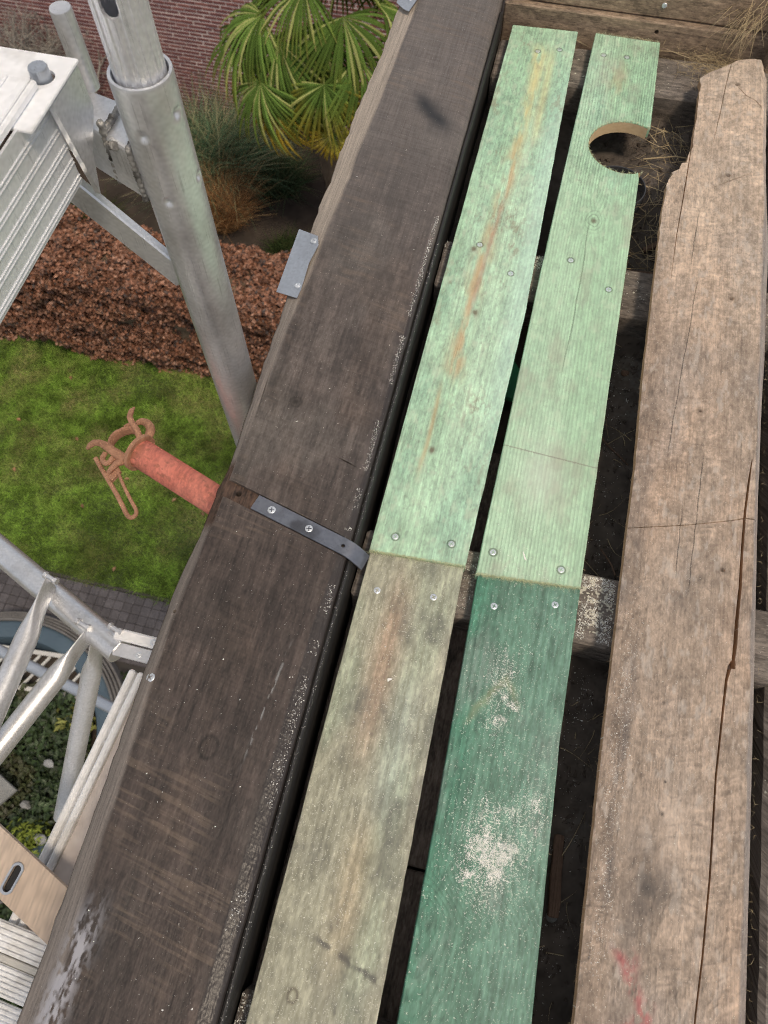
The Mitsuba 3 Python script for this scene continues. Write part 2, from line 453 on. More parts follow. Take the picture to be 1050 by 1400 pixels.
def col_beam(p, n, uv):
    x, y, z = p.x, p.y, p.z
    a = x + 0.5 * z
    f = fibres(a, y, 21.0)
    sm = saw_marks(x, y, 4.0)
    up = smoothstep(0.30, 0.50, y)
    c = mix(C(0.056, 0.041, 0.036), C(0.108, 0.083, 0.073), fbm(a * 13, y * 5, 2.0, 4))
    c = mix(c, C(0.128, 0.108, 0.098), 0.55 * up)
    streak = 0.6 * noise(a * 190 + 2 * noise(x * 12, y * 4, 3.0), y * 4.5, 23.0) + 0.4 * noise(a * 420, y * 11, 25.0)
    c = c * (0.62 + 0.76 * streak)
    c = mix(c, C(0.135, 0.120, 0.108), 0.55 * smoothstep(0.45, 0.7, fbm(x * 8 + 4, y * 6, 7.0, 4)) * (0.4 + 0.6 * up))
    c = mix(c, C(0.150, 0.108, 0.085), 0.45 * smoothstep(0.52, 0.72, fbm(x * 17 + 1, y * 9 + 3, 5.0, 4)) * (0.45 + 0.55 * sm))
    c = mix(c, C(0.034, 0.028, 0.026), 0.45 * smoothstep(0.50, 0.75, fbm(x * 15 + 8, y * 9, 9.0, 5)))
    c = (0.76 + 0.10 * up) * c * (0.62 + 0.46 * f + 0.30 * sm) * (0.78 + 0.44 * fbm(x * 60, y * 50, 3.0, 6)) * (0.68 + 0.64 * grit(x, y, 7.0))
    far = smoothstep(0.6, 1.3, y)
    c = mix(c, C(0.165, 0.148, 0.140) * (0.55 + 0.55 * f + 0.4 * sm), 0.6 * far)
    strokes = smoothstep(0.50, 0.72, fbm((y + 0.20 * x) * 260, x * 20, 14.0, 4)) * smoothstep(0.46, 0.70, fbm(x * 13 + 3, y * 11, 15.0, 4))
    c = mix(c, C(0.21, 0.155, 0.115), 0.34 * strokes * (0.5 + 0.8 * grit(x, y, 2.0)))
    scr = gauss((x + 0.172) - 0.10 * (y - 0.16), 0.0014) * win(y, 0.08, 0.20, 0.03) * smoothstep(0.4, 0.6, noise(x * 400, y * 130, 3.0))
    c = mix(c, C(0.30, 0.30, 0.30), 0.7 * scr)
    # worn grey edge along the outer arris
    xi = dr.select(y > 0.2, -0.317 + 0.022 * (y - 0.2), -0.317 + 0.05 * (0.2 - y))
    edge = smoothstep(xi + 0.004, xi - 0.004, x + 0.006 * (fbm(y * 18, x * 30, 2.0) - 0.5))
    ec = mix(C(0.235, 0.205, 0.185), C(0.44, 0.375, 0.31), smoothstep(0.55, 1.0, y)) * (0.45 + 1.05 * f)
    c = mix(c, ec, 0.8 * edge * smoothstep(-0.02, 0.0, z))
    # wet tarry strip along the inner edge
    wi = -0.150 + 0.012 * smoothstep(0.1, 0.5, y) + 0.003 * (fbm(y * 30, 1.0, 2.0) - 0.5)
    wet = smoothstep(wi - 0.0015, wi + 0.0015, x) * (1 - smoothstep(0.75, 0.95, y))
    c = mix(c, C(0.020, 0.014, 0.013) + 0.03 * f, 0.85 * wet)
    # dark slanting streak, frosty rub mark
    t = ((x + 0.229) * 0.075 - (y - 1.227) * 0.089) / 0.0135
    dd = ((x + 0.229) * 0.089 + (y - 1.227) * 0.075) / 0.116 + 0.008 * (fbm(x * 50, y * 50, 3.0) - 0.5)
    sm2 = gauss(dd, 0.014 + 0.008 * t) * win(t, 0.0, 0.85, 0.25)
    c = mix(c, C(0.020, 0.022, 0.026), 0.92 * sm2)
    fr = dr.minimum(1.3 * gauss((x + 0.291) - 0.06 * (y + 0.16), 0.013), 1) * win(y, -0.34, -0.115, 0.035)
    c = mix(c, C(0.40, 0.40, 0.44), 0.85 * fr * smoothstep(0.34, 0.62, 0.5 * fbm(x * 160, y * 60, 3.0, 5) + 0.5 * grit(x, y, 12.0)))
    # knots
    d = dr.sqrt(dr.square(x + 0.224) + dr.square((y - 0.075) * 0.8))
    c = mix(c, c * 0.45, gauss(d - 0.010, 0.0022) + 0.6 * gauss(d, 0.006))
    d2 = dr.sqrt(dr.square(x + 0.259) + dr.square(y - 0.55))
    c = mix(c, C(0.022, 0.016, 0.012), 0.85 * gauss(d2, 0.004) + 0.5 * gauss(d2 - 0.008, 0.002))
    c = mix(c, C(0.55, 0.52, 0.47), 0.8 * dust_speck(x, y, 0.14 * fbm(x * 20, y * 14, 8.0) - 0.05))
    # raw wood in the cut-out under the strap
    cut = smoothstep(0.0275, 0.0262, z) * smoothstep(0.0, 0.3, n.z) * win(x, -0.33, -0.262, 0.002)
    raw = C(0.085, 0.050, 0.035) * (0.4 + 1.2 * f) * (0.4 + 1.0 * grit(x, y, 8.0))
    raw = raw * (1 - 0.8 * gauss(dr.sqrt(dr.square(x + 0.2965) * 1.5 + dr.square(y - 0.394)) + 0.004 * (noise(x * 300, y * 300, 2.0) - 0.5), 0.006))
    return mix(c, raw, cut * win(y, 0.34, 0.44, 0.01))


def bump_beam(p, n, uv):
    a = p.x + 0.5 * p.z
    return 0.00045 * fibres(a, p.y, 21.0) + 0.0006 * grit(p.x, p.y, 7.0) + 0.00025 * saw_marks(p.x, p.y, 4.0) + 0.0006 * fbm(p.x * 90, p.y * 60, 3.0, 3)


def rough_beam(p, n, uv):
    wet = smoothstep(-0.150, -0.147, p.x) * (1 - smoothstep(0.75, 0.95, p.y))
    return 0.62 - 0.22 * wet


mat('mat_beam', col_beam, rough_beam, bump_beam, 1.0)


def board_relief(x, y):
    """short chatter marks and torn flecks, strongest in the middle of the board"""
    w = 3.0 * fbm(x * 26, y * 22, 5.0, 3)
    rip = noise((y - 0.2 * x) * 190 + w * 2.0, x * 46 + w, 2.0)
    rip2 = noise((y - 0.35 * x) * 330 + w * 3, x * 120, 6.0)
    k = smoothstep(0.35, 0.65, fbm(x * 14 + 2, y * 9, 12.0, 3))
    fl = fbm(x * 190, y * 62, 7.0, 4)
    return (0.5 * rip + 0.5 * rip2) * k + fl * (1 - 0.5 * k)


def col_board(p, n, uv):
    x, y, z = p.x, p.y, p.z
    a = x + 0.5 * z
    f = fibres(a, y, 31.0)
    rip = board_relief(x, y)
    c = mix(C(0.258, 0.200, 0.156), C(0.425, 0.335, 0.264), fbm(a * 14, y * 5, 3.0, 6))
    c = mix(c, C(0.41, 0.292, 0.212), 0.5 * smoothstep(0.42, 0.72, fbm(x * 13 + 6, y * 6, 8.0, 5)))
    c = mix(c, C(0.235, 0.21, 0.195), 0.42 * smoothstep(0.45, 0.72, fbm(x * 15 + 2, y * 8 + 5, 6.0, 6)))
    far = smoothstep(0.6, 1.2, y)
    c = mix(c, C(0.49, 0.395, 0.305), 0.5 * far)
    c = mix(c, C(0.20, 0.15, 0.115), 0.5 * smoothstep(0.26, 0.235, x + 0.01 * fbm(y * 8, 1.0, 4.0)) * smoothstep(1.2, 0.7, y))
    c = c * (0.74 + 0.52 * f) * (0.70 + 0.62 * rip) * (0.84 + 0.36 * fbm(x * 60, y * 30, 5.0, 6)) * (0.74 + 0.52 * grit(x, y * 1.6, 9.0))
    c = mix(c, C(0.56, 0.50, 0.44), 0.45 * smoothstep(0.56, 0.80, fbm(x * 140, y * 60, 9.0, 5)))
    c = mix(c, C(0.60, 0.50, 0.42), 0.5 * gauss(x - 0.285, 0.035) * gauss(y - 0.11, 0.06) * smoothstep(0.3, 0.6, fbm(x * 40, y * 22, 3.0, 5)))
    c = mix(c, C(0.13, 0.115, 0.11), 0.6 * gauss(x - 0.240 - 0.02 * (y - 0.1), 0.006) * win(y, 0.02, 0.30, 0.05) * smoothstep(0.3, 0.6, fbm(x * 120, y * 20, 2.0, 4)))
    c = mix(c, C(0.15, 0.13, 0.12), 0.45 * win(y, 0.36, 0.46, 0.03) * smoothstep(0.38, 0.24, x) * smoothstep(0.35, 0.65, fbm(x * 40, y * 26, 8.0, 5)))
    for kx, ky, sx, sy, k in ((0.275, 0.055, 0.014, 0.035, 0.6), (0.295, 0.045, 0.012, 0.016, 0.55), (0.262, 0.02, 0.014, 0.03, 0.45), (0.300, 0.385, 0.010, 0.012, 0.5), (0.302, -0.02, 0.010, 0.014, 0.35)):
        c = mix(c, C(0.085, 0.075, 0.07), 1.3 * k * gauss(x - kx, sx * 1.25) * gauss(y - ky, sy * 1.2) * (0.3 + 0.9 * noise(x * 130, y * 90, 2.0)))
    for kx, ky, s in ((0.343, 0.437, 0.0035), (0.302, 0.676, 0.003), (0.337, 0.895, 0.004), (0.328, 1.408, 0.0055), (0.321, 1.165, 0.005)):
        d = dr.sqrt(dr.square(x - kx) + dr.square(y - ky))
        c = mix(c, C(0.075, 0.05, 0.035), dr.minimum(0.85 * gauss(d, s) + 0.25 * gauss(d - 2.2 * s, 0.7 * s) * grit(x, y, 4.0), 0.9))
    for kx, ky, s in ((0.291, 0.160, 0.0015), (0.290, 0.125, 0.0024)):
        c = mix(c, C(0.06, 0.05, 0.045), 0.8 * gauss(dr.sqrt(dr.square(x - kx) + dr.square(y - ky)), s))
    # red chalk cross, half worn off
    q = x - 0.268
    chalk = gauss(q + 0.62 * (y + 0.040) + 0.006 * (fbm(x * 60, y * 60, 2.0) - 0.5), 0.0065) * win(y, -0.13, -0.018, 0.008) + 0.8 * gauss(q - 0.75 * (y + 0.085) - 0.004, 0.007) * win(y, -0.13, -0.06, 0.008) + 0.6 * gauss(q - 0.004, 0.006) * gauss(y + 0.028, 0.012)
    c = mix(c, C(0.42, 0.11, 0.115), 0.7 * dr.minimum(chalk, 1) * smoothstep(0.30, 0.62, fbm(x * 150, y * 80, 3.0, 5)))
    # fine drying checks
    for x0, sl, ya, yb in ((0.302, 0.04, 0.40, 0.60), (0.285, 0.02, 0.42, 0.52), (0.262, 0.07, 0.60, 0.92), (0.272, 0.05, 0.95, 1.06)):
        c = mix(c, c * 0.35, gauss(x - x0 - sl * (y - ya) - 0.0016 * (noise(y * 60, 2.0) - 0.5), 0.0007) * win(y, ya, yb, 0.02))
    for y0, k in ((0.640, 0.3), (0.618, 0.35), (0.597, 0.25)):
        c = mix(c, c * 0.55, k * gauss(y - y0 - 0.10 * (x - 0.3) - 0.004 * (noise(x * 60, 1.0, y0 * 9) - 0.5), 0.0011) * win(x, 0.228, 0.36, 0.02))
    side = smoothstep(-0.6, -0.8, n.x)
    c = mix(c, C(0.40, 0.225, 0.12) * (0.5 + 0.9 * f), 0.8 * side)
    face = smoothstep(0.379, 0.383, x + 0.003 * (noise(y * 40, 2.0) - 0.5))
    c = mix(c, C(0.22, 0.205, 0.20) * (0.6 + 0.8 * f), 0.75 * face * smoothstep(1.7, 1.1, y))
    c = mix(c, C(0.72, 0.68, 0.6), 0.7 * dust_speck(x, y, 0.12 + 0.3 * gauss(x - 0.235, 0.012) * win(y, -0.05, 0.35, 0.1) + 0.06 * fbm(x * 20, y * 14, 8.0)))
    return c


def bump_board(p, n, uv):
    a = p.x + 0.5 * p.z
    return 0.0008 * fibres(a, p.y, 31.0) + 0.0020 * board_relief(p.x, p.y) + 0.0016 * grit(p.x, p.y, 9.0) + 0.0012 * fbm(p.x * 110, p.y * 60, 4.0, 3)


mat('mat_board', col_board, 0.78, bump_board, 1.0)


def old_wood(c0, c1, c2, seed, along_x=True, dustfn=None):
    def fn(p, n, uv):
        x, y = (p.y + p.z, p.x) if along_x else (p.x + p.z, p.y)
        f = fibres(x, y, seed)
        c = mix(C(*c0), C(*c1), fbm(x * 24, y * 6, seed, 4))
        c = mix(c, C(*c2), 0.6 * smoothstep(0.5, 0.72, fbm(x * 18 + 3, y * 10, seed + 5, 4)))
        c = c * (0.60 + 0.75 * f) * (0.55 + 0.9 * grit(x, y, seed))
        if dustfn is not None:
            c = mix(c, C(0.70, 0.67, 0.56), 0.8 * dustfn(p) * smoothstep(0.3, 0.8, n.z))
        return c

    def bp(p, n, uv):
        x, y = (p.y + p.z, p.x) if along_x else (p.x + p.z, p.y)
        return 0.0006 * fibres(x, y, seed) + 0.0012 * fbm(p.x * 80, p.y * 80, p.z * 80, 3)
    return fn, bp


def joist_dust(p):
    d = 0.10 + 0.75 * gauss(p.x - 0.20, 0.03) * gauss(p.y - 0.37, 0.05) + 0.5 * gauss(p.x - 0.028, 0.012) * gauss(p.y - 0.94, 0.03) + 0.55 * gauss(p.x + 0.115, 0.02) * gauss(p.y + 0.16, 0.03)
    return dust_speck(p.x, p.y, d, 420.0)


cj, bj = old_wood((0.105, 0.090, 0.078), (0.26, 0.225, 0.20), (0.13, 0.105, 0.085), 41.0, True, joist_dust)
mat('mat_joist', cj, 0.8, bj, 1.0)
ce, be = old_wood((0.165, 0.118, 0.082), (0.38, 0.285, 0.205), (0.20, 0.14, 0.10), 47.0, True)
mat('mat_end_board', ce, 0.8, be, 1.0)
cf_, bf_ = old_wood((0.15, 0.115, 0.094), (0.30, 0.235, 0.195), (0.10, 0.078, 0.066), 53.0, False)
mat('mat_floor', cf_, 0.8, bf_, 1.0)


def col_soil(p, n, uv):
    v = fbm(p.x * 60, p.y * 60, p.z * 60, 4)
    c = mix(C(0.040, 0.032, 0.027), C(0.165, 0.135, 0.112), v)
    c = mix(c, C(0.15, 0.14, 0.125), 0.6 * smoothstep(0.55, 0.8, fbm(p.x * 14, p.y * 14, 3.0, 3)) * smoothstep(0.35, 0.7, noise(p.x * 230, p.y * 230, 2.0)))
    return c


mat('mat_soil', col_soil, 0.95)
mat('mat_crumb', (0.085, 0.066, 0.053), 0.95)
mat('mat_rubber', lambda p, n, uv: mix(C(0.010, 0.010, 0.011), C(0.035, 0.033, 0.032), fbm(p.y * 60, p.x * 300, p.z * 200, 3)), 0.55,
    lambda p, n, uv: 0.0006 * fbm(p.y * 40, p.x * 150, p.z * 150, 3), 1.0)


def metal(key, base, rough, dirt=(0.25, 0.22, 0.2), damt=0.35, sc=1.0, scratch=0.5, metallic=0.72):
    def colf(p, n, uv):
        d = smoothstep(0.45, 0.75, fbm(p.x * 22 * sc, p.y * 22 * sc, p.z * 14 * sc, 4))
        s = smoothstep(0.72, 0.9, noise(p.x * 900, p.y * 900, p.z * 25))
        c = mix(C(*base), C(*dirt), damt * d)
        return c * (1 - 0.35 * scratch * s) * (0.9 + 0.2 * noise(p.x * 300, p.y * 300, p.z * 300))

    def rf(p, n, uv):
        return rough + 0.22 * (fbm(p.x * 35, p.y * 35, p.z * 20, 3) - 0.5)
    mat(key, colf, rf, lambda p, n, uv: 0.00009 * fbm(p.x * 160, p.y * 160, p.z * 60, 3), 1.0, metallic=metallic)


metal('mat_alu', (0.78, 0.79, 0.81), 0.36, (0.45, 0.44, 0.44), 0.5, metallic=0.80)
metal('mat_alu_bright', (0.83, 0.84, 0.87), 0.45, (0.52, 0.50, 0.49), 0.35, metallic=0.75)
metal('mat_galv', (0.50, 0.54, 0.60), 0.45, (0.36, 0.38, 0.42), 0.5)
metal('mat_strap', (0.20, 0.215, 0.255), 0.42, (0.07, 0.07, 0.08), 0.75, 2.0)
metal('mat_screw', (0.75, 0.79, 0.84), 0.38, (0.4, 0.4, 0.4), 0.3, metallic=0.6)
metal('mat_weld', (0.38, 0.37, 0.35), 0.6, (0.04, 0.036, 0.033), 0.95, 4.0)
mat('mat_white_alu', lambda p, n, uv: mix(C(0.84, 0.85, 0.87), C(0.66, 0.655, 0.65), smoothstep(0.45, 0.75, fbm(p.x * 30, p.y * 30, p.z * 30, 5))) * (0.93 + 0.14 * noise(p.x * 210, p.y * 210, p.z * 210)), 0.45)
metal('mat_alu_face', (0.78, 0.79, 0.81), 0.42, (0.62, 0.61, 0.61), 0.4, metallic=0.45)
mat('mat_joint', (0.16, 0.155, 0.15), 0.8)
mat('mat_black', (0.012, 0.012, 0.012), 0.5)


def col_red(p, n, uv):
    c = mix(C(0.52, 0.130, 0.090), C(0.60, 0.235, 0.180), fbm(p.x * 26, p.y * 26, p.z * 26, 5)) * (0.75 + 0.5 * grit(p.x, p.y + p.z, 3.0))
    rust = 0.8 * smoothstep(0.56, 0.74, fbm(p.x * 90 - p.y * 30, p.y * 140 + p.x * 60, p.z * 140, 5)) * smoothstep(0.4, 0.6, fbm(p.x * 20, p.y * 20, p.z * 20, 3)) + smoothstep(-0.53, -0.56, p.x + 0.03 * (fbm(p.x * 90, p.y * 90, p.z * 90, 3) - 0.5)) * smoothstep(0.35, 0.6, fbm(p.x * 130, p.y * 130, p.z * 130, 3))
    return mix(c, C(0.23, 0.095, 0.05), dr.minimum(0.7 * rust, 0.85))


mat('mat_red', col_red, 0.5, lambda p, n, uv: 0.0008 * fbm(p.x * 120, p.y * 120, p.z * 120, 3), 1.0)
mat('mat_rust', lambda p, n, uv: mix(C(0.22, 0.105, 0.065), C(0.56, 0.31, 0.20), fbm(p.x * 90, p.y * 90, p.z * 90, 4)), 0.8,
    lambda p, n, uv: 0.0014 * fbm(p.x * 180, p.y * 180, p.z * 180, 3), 1.0)
mat('mat_ply', lambda p, n, uv: mix(C(0.46, 0.36, 0.28), C(0.60, 0.49, 0.40), fbm(p.x * 30, p.y * 8, 3.0, 4)) * (0.85 + 0.3 * noise(p.x * 400, p.y * 60, 2.0)), 0.6)
mat('mat_deck_sheet', lambda p, n, uv: mix(C(0.50, 0.43, 0.39), C(0.66, 0.60, 0.56), fbm(p.x * 40, p.y * 40, 3.0, 5))
    * (1 - 0.5 * gauss(dr.sqrt(dr.square(p.x + 0.455) + dr.square((p.y + 0.03) * 0.7)) - 0.016, 0.007)), 0.55)
# garden
mat('mat_brick', lambda p, n, uv: mix(C(0.16, 0.062, 0.058), C(0.26, 0.105, 0.095), fbm(p.x * 9, p.y * 9, p.z * 26, 4)) * (0.85 + 0.3 * noise(p.x * 90, p.z * 90)), 0.9)
mat('mat_brick_dark', lambda p, n, uv: mix(C(0.16, 0.062, 0.058), C(0.26, 0.11, 0.10), fbm(p.x * 9, p.y * 9, p.z * 26, 4)), 0.9)
mat('mat_brick_light', lambda p, n, uv: mix(C(0.23, 0.085, 0.075), C(0.33, 0.15, 0.13), fbm(p.x * 9, p.y * 9, p.z * 26, 4)), 0.9)
mat('mat_mortar', lambda p, n, uv: mix(C(0.66, 0.55, 0.52), C(0.82, 0.72, 0.69), fbm(p.x * 7, p.y * 7, p.z * 7, 4)), 0.95)
mat('mat_paver', lambda p, n, uv: mix(C(0.070, 0.064, 0.069), C(0.120, 0.111, 0.118), fbm(p.x * 7, p.y * 7, 3.0, 4)) * (0.8 + 0.4 * noise(p.x * 70, p.y * 70)), 0.9)
mat('mat_paver_dark', lambda p, n, uv: mix(C(0.055, 0.050, 0.054), C(0.098, 0.090, 0.095), fbm(p.x * 7, p.y * 7, 3.0, 4)) * (0.8 + 0.4 * noise(p.x * 70, p.y * 70)), 0.9)
mat('mat_sand', (0.055, 0.050, 0.046), 0.95)
mat('mat_lawn_soil', lambda p, n, uv: mix(C(0.030, 0.050, 0.012), C(0.060, 0.085, 0.022), fbm(p.x * 3, p.y * 3, 1.0, 4)), 0.95)
mat('mat_bed', lambda p, n, uv: mix(C(0.022, 0.017, 0.014), C(0.075, 0.058, 0.046), fbm(p.x * 6, p.y * 6, 2.0, 5)), 0.95)


mat('mat_far_ground', lambda p, n, uv: mix(C(0.10, 0.10, 0.07), C(0.20, 0.19, 0.16), fbm(p.x * 0.2, p.y * 0.2, 1.0, 4)), 0.95)


def leafy(key, rough=0.5, trans=0.5, spec=0.4):
    scene[key] = {'type': 'principledthin', 'base_color': {'type': 'mesh_attribute', 'name': 'vertex_color'}, 'roughness': rough, 'diff_trans': trans}


leafy('mat_blade', 0.6, 0.6)
leafy('mat_palm', 0.26, 0.35)
scene['mat_leaf'] = {'type': 'twosided', 'bsdf': {'type': 'principled', 'base_color': {'type': 'mesh_attribute', 'name': 'vertex_color'}, 'roughness': 0.55}}
mat('mat_bark', lambda p, n, uv: mix(C(0.20, 0.18, 0.155), C(0.42, 0.39, 0.35), fbm(p.x * 20, p.y * 20, p.z * 12, 4)), 0.9)
mat('mat_fibre', lambda p, n, uv: mix(C(0.09, 0.06, 0.04), C(0.20, 0.15, 0.10), fbm(p.x * 40, p.y * 40, p.z * 9, 3)), 0.95)
mat('mat_sawdust', (0.88, 0.87, 0.82), 0.9)
mat('mat_straw', lambda p, n, uv: mix(C(0.30, 0.22, 0.12), C(0.58, 0.47, 0.29), noise(p.x * 30, p.y * 30, p.z * 30)), 0.8)
mat('mat_whisker', (0.62, 0.64, 0.42), 0.8)
mat('mat_raw', lambda p, n, uv: mix(C(0.56, 0.40, 0.22), C(0.70, 0.55, 0.34), fbm(p.x * 120, p.y * 120, p.z * 300, 3)), 0.8)
mat('mat_stick', lambda p, n, uv: mix(C(0.075, 0.045, 0.03), C(0.20, 0.125, 0.085), fibres(p.x, p.y, 3.0)), 0.85)
mat('mat_pond_blue', lambda p, n, uv: mix(C(0.045, 0.075, 0.105), C(0.080, 0.120, 0.155), fbm(p.x * 5, p.y * 5, p.z * 5, 4)), 0.6)
mat('mat_coping', lambda p, n, uv: mix(C(0.10, 0.095, 0.092), C(0.19, 0.18, 0.175), fbm(p.x * 9, p.y * 9, p.z * 9, 4)), 0.8)
mat('mat_white_wood', (0.52, 0.51, 0.48), 0.7)
mat('mat_slab', lambda p, n, uv: mix(C(0.18, 0.18, 0.17), C(0.30, 0.30, 0.29), fbm(p.x * 8, p.y * 8, 2.0, 4)), 0.9)
mat('mat_stone', (0.30, 0.30, 0.30), 0.9)
mat('mat_green_offcut', lambda p, n, uv: C(0.05, 0.26, 0.13) * (0.8 + 0.4 * noise(p.x * 300, p.y * 30)), 0.7)
mat('mat_pipe', lambda p, n, uv: mix(C(0.035, 0.038, 0.045), C(0.07, 0.072, 0.08), fbm(p.x * 50, p.y * 50, p.z * 50, 3)), 0.45)
scene['mat_water'] = {'type': 'dielectric', 'int_ior': 1.33}

# ------------------------------------------------------------------ big timber beam, left
YS = np.unique(np.r_[np.arange(-0.62, 1.86, 0.012)])


def make_beam():
    secs = []
    for y in YS:
        xi = lerp_at(y, [-0.62, -0.21, 0.0, 0.12, 0.22, 0.35, 0.43, 0.52, 0.68, 0.9, 1.17, 1.45, 1.86], [-0.290, -0.296, -0.312, -0.318, -0.319, -0.307, -0.307, -0.314, -0.310, -0.305, -0.293, -0.288, -0.284])
        jag = 0.0016 if y < 0.45 else 0.0016 + 0.0016 * min(1, (y - 0.45) * 2)
        jx = jag * 2 * (meshkit.fbm(np.array([y * 55, 1.0, 2.0]), 4) - 0.5) + 0.004 * (meshkit.fbm(np.array([y * 6, 4.0, 2.0]), 2) - 0.5)
        xo = lerp_at(y, [-0.62, -0.2, 0.0, 0.15, 0.26, 0.36, 0.4, 0.44, 0.6, 0.9, 1.2, 1.48, 1.86], [-0.331, -0.3295, -0.3300, -0.3335, -0.3335, -0.328, -0.3275, -0.3245, -0.329, -0.334, -0.331, -0.3255, -0.322]) + jx
        wj = 0.0012 * (meshkit.fbm(np.array([y * 40, 9.0, 5.0]), 3) - 0.5)
        s = [(xo + 0.004, -0.12), (xo, -0.06), (xo - 0.001, 0.010), (xo + 0.0025, 0.0165), (xi - 0.003, 0.0285), (xi + 0.004, 0.0300)]
        for k in range(1, 15):
            s.append((xi + (-0.150 - xi) * k / 15, 0.0300 + 0.0007 * (meshkit.fbm(np.array([y * 14, k * 0.7, 3.0]), 3) - 0.5)))
        s += [(-0.1495, 0.0300), (-0.146, 0.0288), (-0.139, 0.0278), (-0.1345 + wj, 0.0265), (-0.1315 + wj, 0.0235), (-0.1305 + wj, 0.016), (-0.1305, -0.06), (-0.132, -0.12)]
        secs.append([(a, y, b) for a, b in s])
    secs = np.array(secs)
    n, k = secs.shape[:2]
    v = secs.reshape(-1, 3)
    f = []
    for i in range(n - 1):
        for j in range(k):
            j2 = (j + 1) % k
            a, b, c, d = i * k + j, i * k + j2, (i + 1) * k + j2, (i + 1) * k + j
            f += [[a, c, b], [a, d, c]]
    for e, flip in ((0, False), (n - 1, True)):
        P = secs[e][:, [0, 2]]
        cv, cf = trimesh.creation.triangulate_polygon(Polygon(P), engine='earcut')
        from scipy.spatial import cKDTree
        idx = cKDTree(P).query(cv)[1][cf]
        ar = cross2(P[idx[:, 1]] - P[idx[:, 0]], P[idx[:, 2]] - P[idx[:, 0]])
        idx[ar < 0] = idx[ar < 0][:, ::-1]
        idx = idx + e * k
        f += (idx[:, ::-1] if flip else idx).tolist()
    m = trimesh.Trimesh(v, np.array(f), process=False)
    trimesh.repair.fix_normals(m)
    return mf(m)


# the strap runs across the beam at a slight skew
SD = np.array([0.1295, -0.0345, 0])
SD /= np.linalg.norm(SD)
SN = np.array([-SD[1], SD[0], 0])
S0 = np.array([-0.2675, 0.3865, 0])


def strap_pt(s, t, z):
    q = S0 + SD * s + SN * t
    return [q[0], q[1], z]


beam = thing('timber_beam', 'massive dark weathered timber beam with a metal strap let into its top', 'beam')
bm = make_beam()
notch = trimesh.convex.convex_hull([strap_pt(s, t, z) for s in (-0.09, 0.20) for t, z in ((-0.0128, 0.0245), (0.0122, 0.0245), (-0.0135, 0.05), (0.0135, 0.05))])
hole = cyl([-0.319, 0.219, 0.03], [-0.31, 0.222, 0.002], 0.0024, 12)
hole2 = cyl(strap_pt(-0.028, 0.001, 0.03), strap_pt(-0.026, 0.001, 0.012), 0.0042, 12)
bm = bm - mf(notch) - mf(hole) - mf(hole2)
slit = []
for (x0, y0), (x1, y1), w in (((-0.147, 0.467), (-0.182, 0.478), 0.0009), ((-0.306, 0.50), (-0.311, 0.62), 0.0006)):
    d = np.array([x1 - x0, y1 - y0])
    d /= np.linalg.norm(d)
    nn = np.array([-d[1], d[0]]) * w
    mid = np.array([(x0 + x1) / 2, (y0 + y1) / 2])
    slit.append(trimesh.convex.convex_hull([(x0, y0, 0.04), (x1, y1, 0.04), (x0, y0, 0.024), (x1, y1, 0.024), (*(mid + nn), 0.04), (*(mid - nn), 0.04), (*(mid + nn), 0.026), (*(mid - nn), 0.026)]))
for s_ in slit:
    bm = bm - mf(s_)
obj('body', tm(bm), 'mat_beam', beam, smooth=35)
# black strip along the inner edge
st = []
for y in np.arange(-0.62, 1.535, 0.02):
    w = 0.0016 * (meshkit.fbm(np.array([y * 9, 3.0, 8.0]), 2) - 0.5)
    st.append([(x + w, y, z) for x, z in ((-0.1300, 0.0165), (-0.1275, 0.0182), (-0.1255, 0.0176), (-0.1238, 0.0150), (-0.1230, 0.010), (-0.1230, -0.03), (-0.123, -0.108), (-0.1298, -0.108))])
st = np.array(st)
n_, k_ = st.shape[:2]
ff = []
for i in range(n_ - 1):
    for j in range(k_):
        j2 = (j + 1) % k_
        a, b, c, d = i * k_ + j, i * k_ + j2, (i + 1) * k_ + j2, (i + 1) * k_ + j
        ff += [[a, b, c], [a, c, d]]
ff += [[0, j + 1, j] for j in range(1, k_ - 1)] + [[(n_ - 1) * k_, (n_ - 1) * k_ + j, (n_ - 1) * k_ + j + 1] for j in range(1, k_ - 1)]
obj('edge_strip', trimesh.Trimesh(st.reshape(-1, 3), ff, process=False), 'mat_rubber', beam, smooth=50, label='glossy black strip along the inner edge of the beam')


def screw_mesh(r, depth=0.0016, rot=0.3, ring=True):
    prof = [(0, 0), (0.62 * r, 0), (0.9 * r, -0.0004), (r, -0.0010), (0.95 * r, -0.003), (0.5 * r, -0.006), (0, -0.006)]
    m = mf(trimesh.creation.revolve(np.array(prof[::-1]), sections=18))
    for a in (rot, rot + PI / 2):
        b = box(-0.62 * r, 0.62 * r, -0.13 * r, 0.13 * r, -depth, 0.002)
        b.apply_transform(trimesh.transformations.rotation_matrix(a, [0, 0, 1]))
        m = m - mf(b)
    return tm(m)


SCREWS = [screw_mesh(0.0042, rot=q) for q in (0.2, 0.7, 1.2)]
SCREW_DICT = {}


def screw(parent, x, y, z, r=0.0042, tilt=None, name='screw'):
    i = int(rng.integers(0, 3))
    key = (i, 'mat_screw')
    if key not in SCREW_DICT:
        SCREW_DICT[key] = mikit.ply(SCREWS[i], 'mat_screw', smooth=30)
    k = fast_number(parent + '__' + name)
    t = T().translate([x, y, z])
    if tilt is not None:
        t = t @ T().rotate(tilt[0], tilt[1])
    scene[k] = {**SCREW_DICT[key], 'to_world': t @ T().scale(r / 0.0042)}
    return k


